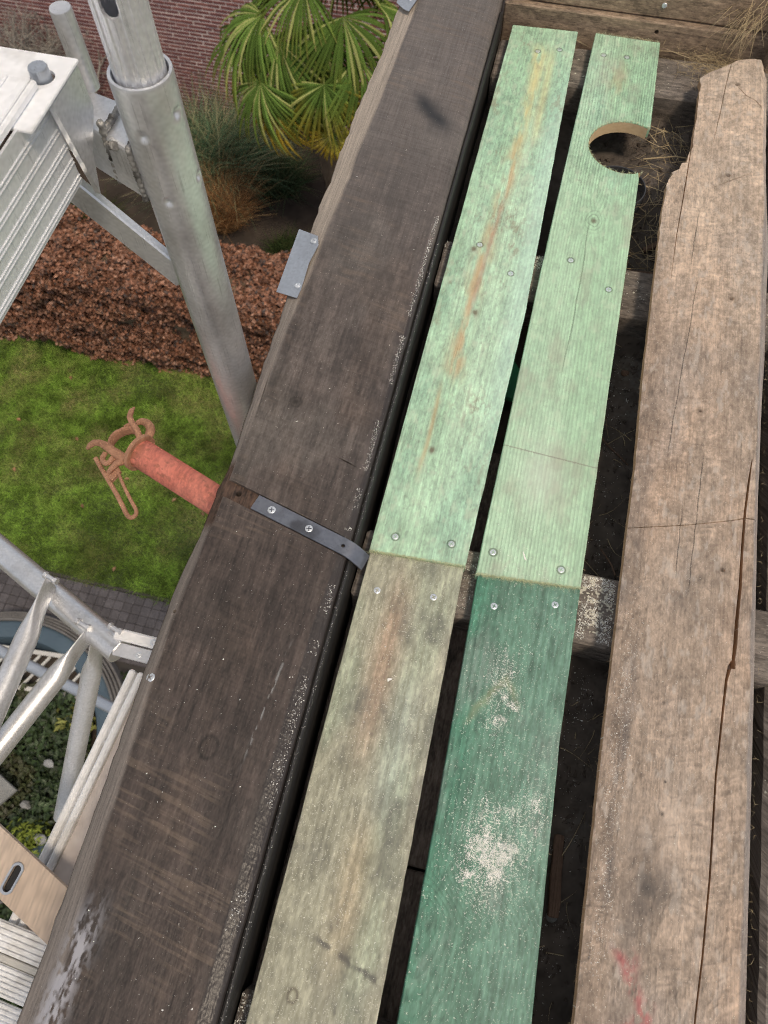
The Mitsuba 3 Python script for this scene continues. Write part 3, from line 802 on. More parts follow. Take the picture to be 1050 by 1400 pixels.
# strap: flat bar, bent down at the inner edge
def ribbon(path, w, t):
    """path of (s, z) along the strap; returns a bar of width w and thickness t"""
    P = np.array(path, float)
    d = np.gradient(P, axis=0)
    d /= np.linalg.norm(d, axis=1, keepdims=True)
    nn = np.c_[-d[:, 1], d[:, 0]]
    up, lo = P + nn * t / 2, P - nn * t / 2
    c = 0.0006
    ring = []
    for i in range(len(P)):
        r = []
        for (q, off) in ((up[i] - nn[i] * c, -w / 2), (up[i], -w / 2 + c), (up[i], w / 2 - c), (up[i] - nn[i] * c, w / 2), (lo[i] + nn[i] * c, w / 2), (lo[i], w / 2 - c), (lo[i], -w / 2 + c), (lo[i] + nn[i] * c, -w / 2)):
            r.append(strap_pt(q[0], off, q[1]))
        ring.append(r)
    R = np.array(ring)
    n, k = R.shape[:2]
    f = []
    for i in range(n - 1):
        for j in range(k):
            j2 = (j + 1) % k
            f += [[i * k + j, i * k + j2, (i + 1) * k + j2], [i * k + j, (i + 1) * k + j2, (i + 1) * k + j]]
    f += [[0, j, j + 1] for j in range(1, k - 1)] + [[(n - 1) * k, (n - 1) * k + j + 1, (n - 1) * k + j] for j in range(1, k - 1)]
    m = trimesh.Trimesh(R.reshape(-1, 3), f, process=False)
    trimesh.repair.fix_normals(m)
    return m


path = [(0, 0.0283), (0.03, 0.0285), (0.07, 0.0287), (0.11, 0.0288), (0.132, 0.0288), (0.140, 0.0284), (0.1455, 0.0266), (0.151, 0.0232), (0.156, 0.0190), (0.161, 0.0140), (0.1655, 0.0085)]
sm_ = mf(ribbon(path, 0.0225, 0.0035)) - mf(cyl(strap_pt(0.134, 0, 0.05), strap_pt(0.134, 0, 0.0), 0.0026, 16))
strap = obj('strap', tm(sm_), 'mat_strap', beam, smooth=30, label='blue grey flat metal strap let across the beam')
for s, r in ((0.026, 0.0058), (0.083, 0.0058)):
    q = strap_pt(s, 0.0, 0.0310)
    screw(strap, q[0], q[1], q[2], r)
# galvanised plates on the outer chamfer
tilt = math.atan2(0.016, 0.026)


def edge_plate(pts, z, key_label):
    m = slab(np.array(pts), -0.0006, 0.0006, 0.0002)
    c = np.array(pts).mean(0)
    v = m.vertices
    m.vertices = np.c_[v[:, 0], v[:, 1], v[:, 2] + z + 0.30 * (v[:, 0] - c[0])]
    return obj('edge_plate', m, 'mat_galv', beam, label=key_label)


ep = edge_plate([(-0.3475, 0.742), (-0.309, 0.728), (-0.3075, 0.748), (-0.3105, 0.80), (-0.3055, 0.838), (-0.3125, 0.858), (-0.350, 0.876)], 0.0295, 'small galvanised plate nailed on the outer edge, halfway along')
screw(ep, -0.3165, 0.846, 0.0345, 0.0055, ([0, 1, 0], -15))
screw(ep, -0.3155, 0.752, 0.0345, 0.0050, ([0, 1, 0], -15))
ep2 = edge_plate([(-0.330, 1.49), (-0.309, 1.462), (-0.297, 1.452), (-0.286, 1.50), (-0.288, 1.55), (-0.33, 1.555)], 0.0315, 'galvanised plate at the far end of the outer edge')
screw(ep2, -0.303, 1.492, 0.0350, 0.0050)
screw(beam, -0.319, 0.135, 0.0292, 0.0062, ([0, 1, 0], -25))

# ------------------------------------------------------------------ green planks
TH = 0.022


def whiskers(n, x0, x1, yf, z, seed, direction=-1, lmin=0.002, lmax=0.012, w=0.00022):
    r = np.random.default_rng(seed)
    x = r.uniform(x0, x1, n)
    y = np.array([yf(a) for a in x]) + r.normal(0, 0.0008, n)
    roots = np.c_[x, y, z - r.uniform(0, 0.005, n) ** 1.0]
    d = np.c_[r.normal(0, 0.7, n), direction * r.uniform(0.3, 1.2, n), r.normal(0.15, 0.4, n)]
    d /= np.linalg.norm(d, axis=1, keepdims=True)
    L = r.uniform(lmin, lmax, n) * r.uniform(0.4, 1, n)
    m, _ = strands(roots, d, L, w, r.normal(0, 0.0015, (n, 3)), seed)
    return m


def edge_whiskers(n, pts, z, seed, lmax=0.006):
    r = np.random.default_rng(seed)
    pts = np.asarray(pts)
    i = r.integers(0, len(pts), n)
    q = pts[i]
    d = np.c_[r.normal(0, 1, n), r.normal(0, 1, n), r.normal(0.1, 0.4, n)]
    d /= np.linalg.norm(d, axis=1, keepdims=True)
    m, _ = strands(np.c_[q, z - r.uniform(0, 0.004, n)], d, r.uniform(0.001, lmax, n), 0.0002, r.normal(0, 0.001, (n, 3)), seed)
    return m


G = None
p1 = thing('plank', 'long mint green plank on the left with a yellow streak down its length', 'plank')
o = densify([(-0.1075, 0.3655), (0.021, 0.3725), (0.033, 0.806), (0.0265, 1.523), (-0.1005, 1.515), (-0.1055, 0.83)], 0.012, 0.0007, 1)
obj('board', slab(o, -TH, 0.0, 0.0010), 'mat_mint_left', p1)
for x, y in ((-0.041, 1.445), (-0.001, 1.459), (-0.061, 0.932), (-0.002, 0.883), (-0.078, 0.393), (-0.003, 0.400)):
    screw(p1, x, y, 0.0004, 0.0046)
obj('frayed_fibre', whiskers(900, -0.106, 0.021, lambda x: 0.3660 + (x + 0.1075) * 0.055, 0.0032, 5), 'mat_whisker', p1, kind='stuff', label='frayed pale wood fibres at the sawn end')

p2 = thing('plank', 'mint green plank with a round notch sawn into its right side', 'plank')
hc, hr = np.array([0.150, 1.219]), 0.0665
arc = []
a0, a1 = math.atan2(1.280 - hc[1], 0.186 - hc[0]), math.atan2(1.163 - hc[1], 0.180 - hc[0]) + 2 * PI
for t in np.linspace(a0, a1, 26):
    arc.append(tuple(hc + hr * np.array([math.cos(t), math.sin(t)])))
arc = np.array(arc)
poly = [(0.0365, 0.366), (0.172, 0.3775), (0.1765, 0.885), (0.1790, 1.145), (0.176, 1.160)] + [tuple(q) for q in arc[::-1][1:-1]] + [(0.1875, 1.280), (0.1855, 1.526), (0.0610, 1.527), (0.0445, 0.90)]
o = densify(poly, 0.008, 0.0006, 2)
obj('board', slab(o, -TH, 0.0, 0.0014), 'mat_mint_right', p2)
# raw sawn wall of the notch
wall_pts = arc * 1.0
wv, wf = [], []
for i, q in enumerate(wall_pts):
    d = (hc - q) / np.linalg.norm(hc - q)
    for z in (-0.0215, -0.0012):
        wv.append([*(q + d * 0.0011), z])
for i in range(len(wall_pts) - 1):
    wf += [[2 * i, 2 * i + 1, 2 * i + 3], [2 * i, 2 * i + 3, 2 * i + 2]]
obj('sawn_edge', trimesh.Trimesh(wv, wf, process=False), 'mat_raw', p2, smooth=True, label='pale raw wood round the sawn notch')
for x, y in ((0.083, 1.463), (0.127, 1.467), (0.088, 0.933), (0.154, 0.886), (0.053, 0.401), (0.144, 0.397)):
    screw(p2, x, y, 0.0004, 0.0046)
fz = [whiskers(1000, 0.037, 0.172, lambda x: 0.3665 + (x - 0.0365) * 0.085, 0.0032, 8), edge_whiskers(700, arc, 0.002, 9, 0.006),
      whiskers(400, 0.062, 0.185, lambda x: 1.526, 0.002, 10, 1, 0.001, 0.006)]
obj('frayed_fibre', cat(fz), 'mat_whisker', p2, kind='stuff', label='frayed pale wood fibres at the saw cuts')

p3 = thing('plank', 'grey olive weathered plank lying nearest on the left', 'plank')
o = densify([(-0.103, -0.62), (0.031, -0.62), (0.0245, 0.02), (0.0195, 0.3712), (-0.1055, 0.3642), (-0.106, 0.14)], 0.012, 0.0009, 3)
obj('board', slab(o, -TH - 0.001, -0.001, 0.0010), 'mat_olive', p3)
for x, y in ((-0.084, 0.314), (-0.011, 0.322)):
    screw(p3, x, y, -0.0003, 0.0048)
p4 = thing('plank', 'dark green plank lying nearest, sprinkled with pale sawdust', 'plank')
o = densify([(0.0505, -0.62), (0.188, -0.62), (0.181, -0.106), (0.1715, 0.19), (0.172, 0.3765), (0.0395, 0.3652), (0.0455, 0.078)], 0.012, 0.0008, 4)
obj('board', slab(o, -TH - 0.001, -0.001, 0.0010), 'mat_dark_green', p4)
for x, y in ((0.067, 0.328), (0.143, 0.348)):
    screw(p4, x, y, -0.0003, 0.0048)

# ------------------------------------------------------------------ old brown board, right
BZ = 0.018
bd = thing('old_board', 'broad weathered brown board on the right with a long crack and a broken corner', 'board')
left = [(0.2195, -0.62), (0.2185, -0.094), (0.2175, 0.05), (0.2165, 0.158), (0.2175, 0.308), (0.2185, 0.470), (0.2200, 0.561), (0.2170, 0.710), (0.2180, 0.849), (0.2190, 1.054), (0.2215, 1.095), (0.2210, 1.118), (0.2235, 1.130), (0.2305, 1.146), (0.2275, 1.149), (0.2405, 1.162), (0.2430, 1.177), (0.2510, 1.180), (0.2535, 1.203), (0.2595, 1.225), (0.2590, 1.262), (0.2625, 1.30), (0.2615, 1.345), (0.2640, 1.392), (0.2610, 1.408)]
top = [(0.2760, 1.428), (0.3050, 1.455), (0.3300, 1.478), (0.3550, 1.488), (0.384, 1.492), (0.404, 1.490)]
right = [(0.4010, 1.20), (0.3995, 0.85), (0.3940, 0.75), (0.3925, 0.605), (0.3895, 0.585), (0.3895, 0.516), (0.3905, 0.38), (0.391, 0.24), (0.392, 0.08), (0.394, -0.05), (0.395, -0.62)]
poly = (left + top + right)[::-1]
o = densify(poly, 0.005, 0.0019, 6)
bcs = m3.CrossSection([o.tolist()])
if bcs.area() <= 0:
    bcs = m3.CrossSection([o[::-1].tolist()])
# the edge is waney: the lower half steps in under the top
bmf = m3.Manifold.extrude(bcs, 0.0125).translate((0, 0, BZ - 0.0125)) + m3.Manifold.extrude(bcs.offset(-0.011, m3.JoinType.Round), 0.033).translate((0, 0, BZ - 0.0425))


def groove(pts, widths, depth):
    """V groove along a polyline, as pieces to subtract"""
    out = []
    P = np.array(pts)
    for i in range(len(P) - 1):
        a, b = P[i], P[i + 1]
        d = (b - a) / np.linalg.norm(b - a)
        nn = np.array([-d[1], d[0]])
        a2, b2 = a - d * 0.0005, b + d * 0.0005
        v = []
        for q, w, dp in ((a2, widths[i], depth[i]), (b2, widths[i + 1], depth[i + 1])):
            v += [(*(q + nn * w / 2), BZ + 0.004), (*(q - nn * w / 2), BZ + 0.004), (*(q + nn * w * 0.45), BZ - dp * 0.7), (*(q - nn * w * 0.45), BZ - dp * 0.7), (*(q), BZ - dp)]
        out.append(mf(trimesh.convex.convex_hull(v)))
    return out


crack = [(0.3755, 0.612), (0.3720, 0.575), (0.3685, 0.528), (0.3665, 0.47), (0.3660, 0.421), (0.3632, 0.37), (0.3625, 0.342), (0.3605, 0.318)]
crack2 = [(0.3570, 0.312), (0.3535, 0.294), (0.3495, 0.232), (0.3465, 0.181), (0.3450, 0.072), (0.3412, -0.006), (0.3370, -0.059), (0.332, -0.2)]
cuts = groove(crack, [0.0012, 0.003, 0.0034, 0.0036, 0.0042, 0.0046, 0.0052, 0.004], [0.004, 0.010, 0.012, 0.014, 0.016, 0.016, 0.016, 0.010])
cuts += groove(crack2, [0.005, 0.0034, 0.0026, 0.0024, 0.0024, 0.0022, 0.002, 0.001], [0.014, 0.014, 0.012, 0.010, 0.010, 0.010, 0.008, 0.004])
cuts += [mf(trimesh.convex.convex_hull([(0.3545, 0.309, BZ + 0.01), (0.364, 0.309, BZ + 0.01), (0.364, 0.3225, BZ + 0.01), (0.355, 0.319, BZ + 0.01), (0.356, 0.311, BZ - 0.014), (0.3635, 0.312, BZ - 0.014), (0.362, 0.320, BZ - 0.014)]))]
cuts += groove([(0.216, 0.4675), (0.255, 0.479), (0.295, 0.491), (0.351, 0.511), (0.370, 0.519), (0.394, 0.5205)], [0.0016] * 4 + [0.002] * 2, [0.003, 0.0035, 0.003, 0.0035, 0.006, 0.006])
cuts += groove([(0.316, 1.47), (0.308, 1.40), (0.301, 1.32), (0.293, 1.241)], [0.0012, 0.0012, 0.0012, 0.0004], [0.004, 0.004, 0.003, 0.001])
cuts += groove([(0.2565, 1.215), (0.2520, 1.12), (0.2460, 1.01), (0.2435, 0.915)], [0.0016, 0.0018, 0.0014, 0.0004], [0.005, 0.005, 0.004, 0.001])
cuts += groove([(0.298, 1.131), (0.330, 1.157), (0.360, 1.180)], [0.0005, 0.0015, 0.0005], [0.001, 0.004, 0.001])
cuts += groove([(0.331, 1.400), (0.345, 1.38), (0.36, 1.372), (0.375, 1.352), (0.398, 1.345)], [0.0008, 0.0016, 0.0014, 0.0016, 0.0014], [0.002, 0.004, 0.004, 0.004, 0.004])
for kx, ky, s in ((0.343, 0.437, 0.003), (0.302, 0.676, 0.0025), (0.337, 0.895, 0.004), (0.328, 1.408, 0.005), (0.321, 1.165, 0.0045)):
    sp = trimesh.creation.icosphere(2, s)
    sp.apply_translation([kx, ky, BZ + 0.35 * s])
    cuts.append(mf(sp))
bmf = bmf.refine_to_length(0.009)
bmf = bmf - m3.Manifold.batch_boolean(cuts, m3.OpType.Add)
facet = []
for y in np.linspace(-0.7, 1.55, 40):
    fx = lerp_at(y, [-0.7, 0.3, 0.52, 0.62, 0.7, 0.8, 1.03, 1.27, 1.45, 1.55], [0.381, 0.381, 0.380, 0.381, 0.381, 0.383, 0.385, 0.374, 0.369, 0.366]) + 0.0015 * (meshkit.fbm(np.array([y * 25, 2.0, 1.0]), 3) - 0.5)
    facet.append([(fx, y, BZ + 0.0008), (fx + 0.06, y, BZ + 0.0008), (fx + 0.06, y, BZ - 0.075)])
for i in range(len(facet) - 1):
    bmf = bmf - mf(trimesh.convex.convex_hull(np.array(facet[i] + facet[i + 1]) + np.array([[0, 0.0, 0]])))
bt = tm(bmf)
bt.merge_vertices()
v = np.array(bt.vertices)
topv = v[:, 2] > BZ - 0.0005
v[topv, 2] += 0.0016 * (meshkit.fbm(v[topv] * np.array([30, 12, 1]), 3) - 0.5)
bt = trimesh.Trimesh(v, bt.faces, process=False)
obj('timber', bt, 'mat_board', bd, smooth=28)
wk = np.array(left)
dd_ = densify(wk[:20].tolist(), 0.01, 0.001, 7)
obj('frayed_fibre', edge_whiskers(520, np.vstack([dd_[:150], np.array([(0.393, y) for y in np.linspace(-0.1, 0.9, 120)])]), BZ - 0.004, 15, 0.008), 'mat_straw', bd, kind='stuff')

# ------------------------------------------------------------------ joists, end boards, floor
def rough_timber(x0, x1, y0, y1, z0, z1, seed, amp=0.0014, c=0.004, skew=0.0, res=0.012):
    m = mf(box(x0, x1, y0, y1, z0, z1, c)).refine_to_length(res)
    t = tm(m)
    v = np.array(t.vertices)
    nz = np.stack([meshkit.fbm(v * np.array([9, 40, 40]) + seed + 5 * k, 3) - 0.5 for k in range(3)], -1)
    v = v + nz * 2 * amp
    v[:, 1] += skew * (v[:, 0] - (x0 + x1) / 2)
    return trimesh.Trimesh(v, t.faces, process=False)


JG = None
for y0, y1, sk, lb in ((1.405, 1.522, 0.05, 'farthest dusty joist carrying the plank ends by the end boards'), (0.861, 0.962, 0.02, 'grey joist under the middle of the mint green planks'),
                       (0.313, 0.411, 0.012, 'sawdust covered joist under the meeting plank ends'), (-0.245, -0.148, 0.0, 'joist peeping out at the bottom left beside the dark beam')):
    j = thing('joist', lb, 'joist')
    m = rough_timber(-0.120, 0.47, y0, y1, -0.110, -TH - 0.0030, y0 * 7, 0.0012, 0.004, sk)
    obj('timber', m, 'mat_joist', j, smooth=30)
e1 = thing('end_board', 'lower light brown board closing the far end', 'board')
obj('timber', tm(mf(rough_timber(-0.125, 0.392, 1.548, 1.585, -0.125, 0.0225, 3.0, 0.0014, 0.003, 0.012)) - mf(cyl([0.175, 1.50, 0.004], [0.175, 1.566, 0.004], 0.0045, 14))), 'mat_end_board', e1, smooth=30)
e2 = thing('end_board', 'upper brown board set on top of the far end board', 'board')
obj('timber', rough_timber(-0.125, 0.393, 1.560, 1.60, 0.0240, 0.11, 6.0, 0.0014, 0.003, 0.012), 'mat_end_board', e2, smooth=30)
screw(e2, 0.175, 1.558, 0.048, 0.005, ([1, 0, 0], 90))
e3 = thing('corner_post', 'stubby light brown upright in the far right corner with straw round it', 'post')
obj('timber', rough_timber(0.388, 0.44, 1.52, 1.60, -0.11, 0.14, 9.0, 0.0016, 0.004, 0), 'mat_end_board', e3, smooth=30)
for a, b, lb in ((-0.62, 0.0065, 'near brown floor board deep between the planks'), (0.0095, 0.60, 'farther brown floor board deep between the planks')):
    fl = thing('floor_board', lb, 'board')
    obj('timber', rough_timber(-0.119, 0.105, a, b, -0.120, -0.084 + (0.004 if a > 0 else 0), a * 3 + 20, 0.0008, 0.002, 0, 0.02), 'mat_floor', fl, smooth=30)
side = thing('side_timber', 'shaded grey timber at the right rim, beyond the cracked board', 'beam')
obj('timber', rough_timber(0.424, 0.52, -0.62, 1.51, -0.11, -0.034, 33.0, 0.002, 0.006, 0), 'mat_joist', side, smooth=30)
# underside of the trough
us = thing('trough_bottom', 'dark boards under the trough, hidden below the soil', 'board')
obj('timber', box(-0.30, 0.52, -0.62, 1.60, -0.165, -0.1225, 0.002), 'mat_floor', us)

# soil
xs, ys = np.arange(-0.1225, 0.521, 0.005), np.arange(-0.62, 1.57, 0.006)
X, Y = np.meshgrid(xs, ys, indexing='ij')
P3 = np.stack([X, Y, 0 * X], -1)
Z = -0.096 + 0.030 * (meshkit.fbm(P3 * 9, 4, 1) - 0.35) + 0.014 * (meshkit.fbm(P3 * 55, 4, 2) - 0.5)
Z += 0.012 * np.clip((X - 0.05) / 0.15, 0, 1) + 0.03 * np.exp(-((X - 0.25) / 0.06) ** 2 - ((Y - 1.2) / 0.2) ** 2)
m_fl = (1 / (1 + np.exp((X - 0.085) / 0.006))) * (1 / (1 + np.exp((Y - 0.56) / 0.01)))
Z = Z * (1 - m_fl) + m_fl * (-0.118)
nx, ny = X.shape
idx = np.arange(nx * ny).reshape(nx, ny)
F = np.vstack([np.c_[idx[:-1, :-1].ravel(), idx[1:, :-1].ravel(), idx[1:, 1:].ravel()], np.c_[idx[:-1, :-1].ravel(), idx[1:, 1:].ravel(), idx[:-1, 1:].ravel()]])
k = obj('soil', trimesh.Trimesh(np.c_[X.ravel(), Y.ravel(), Z.ravel()], F, process=False), 'mat_soil', smooth=True)
labels[k] = {'label': 'dark dry soil in the gaps between the timbers', 'kind': 'structure'}


def soil_z(x, y):
    i = np.clip(((np.asarray(x) - xs[0]) / 0.005).astype(int), 0, nx - 1)
    j = np.clip(((np.asarray(y) - ys[0]) / 0.006).astype(int), 0, ny - 1)
    return Z[i, j]


def flakes(c, size, seed, flat=0.35):
    """small irregular chips: one tetra-like chip at every point of c"""
    r = np.random.default_rng(seed)
    n = len(c)
    V = r.normal(size=(n, 4, 3)) * np.array([1, 1, flat])
    V = V / (np.abs(V).max(axis=(1, 2), keepdims=True)) * np.broadcast_to(size, (n,))[:, None, None]
    V[:, :, 2] -= V[:, :, 2].min(1)[:, None]
    V = V + c[:, None]
    f = np.array([[0, 1, 2], [0, 2, 3], [0, 3, 1], [1, 3, 2]])
    F = (np.arange(n)[:, None, None] * 4 + f[None]).reshape(-1, 3)
    return trimesh.Trimesh(V.reshape(-1, 3), F, process=False)


r = np.random.default_rng(21)
n = 9000
cx, cy = r.uniform(0.09, 0.42, n), r.uniform(-0.5, 1.5, n)
ok = np.ones(n, bool)
for a, b in ((0.31, 0.415), (0.858, 0.965), (1.40, 1.525)):
    ok &= ~((cy > a) & (cy < b))
cx, cy = cx[ok], cy[ok]
single('soil_crumbs', flakes(np.c_[cx, cy, soil_z(cx, cy)], 0.0012 + 0.006 * r.random(len(cx)) ** 4, 22, 0.8), 'mat_crumb', 'dark crumbs of dry soil lying between the timbers', 'soil', kind='stuff')


# sawdust
def scat(n, fx, fy, z, ok=None):
    x, y = fx(n), fy(n)
    return np.c_[x, y, np.full(n, z) if np.isscalar(z) else z(x, y)]


S = []
r = np.random.default_rng(31)
cl = lambda n, m, s: r.normal(m, s, n)
# dark green plank: clusters broken up by noise
for cxx, cyy, sx, sy, nn in ((0.106, 0.050, 0.014, 0.018, 2200), (0.127, 0.042, 0.013, 0.020, 1800), (0.110, 0.040, 0.028, 0.034, 3000), (0.098, 0.215, 0.010, 0.036, 1900), (0.088, 0.24, 0.012, 0.02, 700), (0.152, 0.10, 0.010, 0.026, 1300), (0.095, 0.088, 0.010, 0.006, 500), (0.124, 0.092, 0.006, 0.006, 400), (0.112, 0.1, 0.03, 0.10, 1500), (0.115, -0.05, 0.035, 0.12, 900), (0.11, 0.3, 0.03, 0.05, 450)):
    q = np.c_[cl(nn, cxx, sx), cl(nn, cyy, sy), np.full(nn, -0.0010)]
    nv = 0.5 * meshkit.fbm(q * 60, 3, 3) + 0.5 * meshkit.fbm(q * 190, 2, 4)
    q = q[(nv > 0.515) | (r.random(nn) < 0.10)]
    q = q[(q[:, 0] > 0.05) & (q[:, 0] < 0.170) & (q[:, 1] < 0.36)]
    S.append((q, 0.00030 + 0.0009 * r.random(len(q)) ** 3))
arms = []
for (ax_, ay_, n_st) in ((0.106, 0.052, 34), (0.127, 0.044, 34), (0.112, 0.030, 30), (0.103, 0.016, 14), (0.120, 0.060, 16), (0.098, 0.215, 12), (0.104, 0.190, 8), (0.152, 0.108, 7)):
    p_ = np.array([ax_, ay_])
    for _ in range(n_st):
        arms.append(p_.copy())
        p_ = p_ + r.normal(0, 0.0042, 2) + (np.array([ax_, ay_]) - p_) * 0.06
arms = np.array(arms)
q = np.repeat(arms, 46, 0) + r.normal(0, 0.0019, (len(arms) * 46, 2)) * r.uniform(0.5, 1.5, (len(arms) * 46, 1))
S.append((np.c_[q, np.full(len(q), -0.0008)], 0.00030 + 0.0007 * r.random(len(q)) ** 2))
# right part of the third joist
q = np.c_[r.uniform(0.178, 0.222, 2600), r.uniform(0.318, 0.408, 2600), np.full(2600, -0.0243)]
q = q[meshkit.fbm(q * 60, 4, 5) > 0.46]
S.append((q, 0.0004 + 0.0013 * r.random(len(q)) ** 2))
for x0, x1, y0, y1, nn in ((0.022, 0.038, 0.32, 0.405, 240), (0.034, 0.046, 0.925, 0.955, 220), (-0.119, -0.106, -0.20, -0.152, 260), (0.18, 0.217, 0.87, 0.955, 60), (-0.119, -0.107, 0.9, 0.955, 60)):
    S.append((np.c_[r.uniform(x0, x1, nn), r.uniform(y0, y1, nn), np.full(nn, -0.0243)], 0.0004 + 0.0010 * r.random(nn) ** 2))
# beam: along the inner edge and sprinkled over the top
nn = 3600
yy = r.uniform(-0.3, 0.95, nn)
wdt = np.interp(yy, [-0.3, 0.0, 0.3, 0.95], [0.007, 0.006, 0.003, 0.0022])
xx = -0.1365 + r.normal(0, 1, nn) * wdt
kk = (meshkit.fbm(np.c_[xx * 0 + 1, yy * 14, xx * 0], 3, 4) > 0.42) & (xx < -0.1335) & ((yy < 0.33) | (yy > 0.375))
zz = np.interp(xx, [-0.15, -0.146, -0.139, -0.1345], [0.0301, 0.0289, 0.0279, 0.0266])
S.append((np.c_[xx, yy, zz][kk], 0.0004 + 0.0010 * r.random(kk.sum()) ** 2))
nn = 420
xx, yy = r.uniform(-0.30, -0.15, nn), -0.4 + 1.5 * r.random(nn) ** 1.4
kk = ~((np.abs(yy - (0.3865 - 0.266 * (xx + 0.2675))) < 0.016))
S.append((np.c_[xx, yy, np.full(nn, 0.0299)][kk], 0.0003 + 0.0014 * r.random(kk.sum()) ** 3))
nn = 700
yy = r.uniform(-0.3, 0.9, nn)
S.append((np.c_[-0.1262 + r.normal(0, 0.0012, nn), yy, np.full(nn, 0.0178)][(yy < 0.33) | (yy > 0.375)], 0.0006))
# other planks
nn = 700
S.append((np.c_[r.uniform(-0.10, 0.015, nn), -0.5 + 0.85 * r.random(nn), np.full(nn, -0.001)], 0.0003 + 0.0009 * r.random(nn) ** 3))
nn = 160
S.append((np.c_[r.uniform(0.05, 0.165, nn), 0.375 + 0.1 * r.random(nn) ** 2, np.full(nn, 0.0)], 0.0003 + 0.0008 * r.random(nn) ** 2))
nn = 260
S.append((np.c_[r.uniform(0.224, 0.25, nn), r.uniform(-0.05, 0.35, nn), np.full(nn, BZ)], 0.0004 + 0.0008 * r.random(nn) ** 2))
nn = 2200
xx, yy = r.uniform(0.175, 0.222, nn), -0.3 + 1.15 * r.random(nn)
kk = (yy < 0.30) | (yy > 0.42)
S.append((np.c_[xx, yy, soil_z(xx, yy)][kk], 0.0004 + 0.0010 * r.random(kk.sum()) ** 2))
pts_ = np.vstack([a for a, b in S])
sz_ = np.concatenate([np.broadcast_to(b, (len(a),)) for a, b in S])
single('sawdust', flakes(pts_, sz_, 33, 0.4), 'mat_sawdust', 'pale sawdust scattered over the planks, joists and beam', 'sawdust', kind='stuff')

# chips one can pick out
def chip(x, y, z, L, w, ang, label):
    c = slab(np.array([(-L / 2, -w / 2), (L / 2, -w * 0.2), (L / 2 * 0.9, w * 0.3), (-L / 2 * 0.7, w / 2)]), 0.0003, 0.0012, 0.0002)
    c.apply_transform(trimesh.transformations.rotation_matrix(ang, [0, 0, 1]))
    c.apply_translation([x, y, z])
    single('wood_chip', c, 'mat_sawdust', label, 'wood chip')


chip(-0.042, 0.205, -0.001, 0.006, 0.004, 0.5, 'small pale wood chip lying on the grey olive plank')
chip(0.094, 0.405, 0.0, 0.013, 0.0025, 2.0, 'thin pale splinter lying near the end of the notched mint plank')

# straw and dry stems in the far right corner
def stems(n, fx, fy, fz, lmin, lmax, seed, w=0.0006):
    r = np.random.default_rng(seed)
    x, y = fx(r, n), fy(r, n)
    z = fz(x, y) + r.uniform(0.0, 0.014, n)
    a = r.uniform(0, 2 * PI, n)
    d = np.c_[np.cos(a), np.sin(a), r.normal(0, 0.12, n)]
    m, _ = strands(np.c_[x, y, z], d, r.uniform(lmin, lmax, n), w, r.normal(0, 0.014, (n, 3)) * np.array([1, 1, 0.4]), seed, 4)
    return m


jz = lambda x, y: np.full(len(x), -0.022)
st1 = stems(300, lambda r, n: r.normal(0.30, 0.035, n), lambda r, n: r.normal(1.50, 0.022, n), jz, 0.02, 0.06, 41, 0.00045)
st2 = stems(200, lambda r, n: r.normal(0.235, 0.022, n), lambda r, n: r.uniform(0.98, 1.38, n), lambda x, y: soil_z(x, y) + 0.002, 0.03, 0.09, 42, 0.0007)
st4 = stems(60, lambda r, n: r.uniform(0.18, 0.24, n), lambda r, n: r.uniform(-0.3, 0.85, n), lambda x, y: soil_z(x, y) + 0.002, 0.02, 0.06, 44, 0.0005)
st5 = stems(40, lambda r, n: r.uniform(-0.05, 0.36, n), lambda r, n: r.uniform(1.515, 1.545, n), jz, 0.02, 0.07, 45, 0.0004)
r = np.random.default_rng(46)
n = 70
rt_ = np.c_[r.normal(0.335, 0.02, n), np.full(n, 1.556), r.uniform(0.03, 0.09, n)]
dd = np.c_[r.normal(-0.5, 0.35, n), r.normal(-0.5, 0.2, n), r.normal(-0.3, 0.3, n)]
dd /= np.linalg.norm(dd, axis=1, keepdims=True)
st3, _ = strands(rt_, dd, r.uniform(0.03, 0.085, n), 0.0006, np.c_[r.normal(0, 0.01, n), r.normal(-0.005, 0.008, n), -r.uniform(0.01, 0.04, n)], 47, 4)
single('straw', cat([st1, st2, st3, st4, st5]), 'mat_straw', 'dry straw and grass stems caught in the far right corner and on the soil', 'straw', kind='stuff')
single('straw_stem', tube([(0.190, 1.253, -0.045), (0.22, 1.258, -0.04), (0.245, 1.262, -0.036), (0.27, 1.262, -0.036)], [0.0012, 0.0013, 0.0012, 0.0010], 8), 'mat_straw', 'single long pale stem lying right of the round notch', 'stem')

# sticks on the soil
def stick(pts, r_, label, flat=1.0, matk='mat_stick'):
    p = np.array(pts, float)
    m = tube(p, r_, 8)
    single('stick', m, matk, label, 'stick', smooth=40)


def splint(x0, y0, x1, y1, z, w, t, label):
    m = bar([x0, y0, z], [x1, y1, z + 0.006], w, t, c=0.0012)
    v = np.array(mf(m).refine_to_length(0.01).to_mesh().vert_properties)[:, :3]
    mm = tm(mf(m).refine_to_length(0.008))
    v = np.array(mm.vertices)
    v += (np.stack([meshkit.fbm(v * 90 + 3 * k, 3) for k in range(3)], -1) - 0.5) * 0.004
    single('splintered_stick', trimesh.Trimesh(v, mm.faces, process=False), 'mat_stick', label, 'stick', smooth=35)


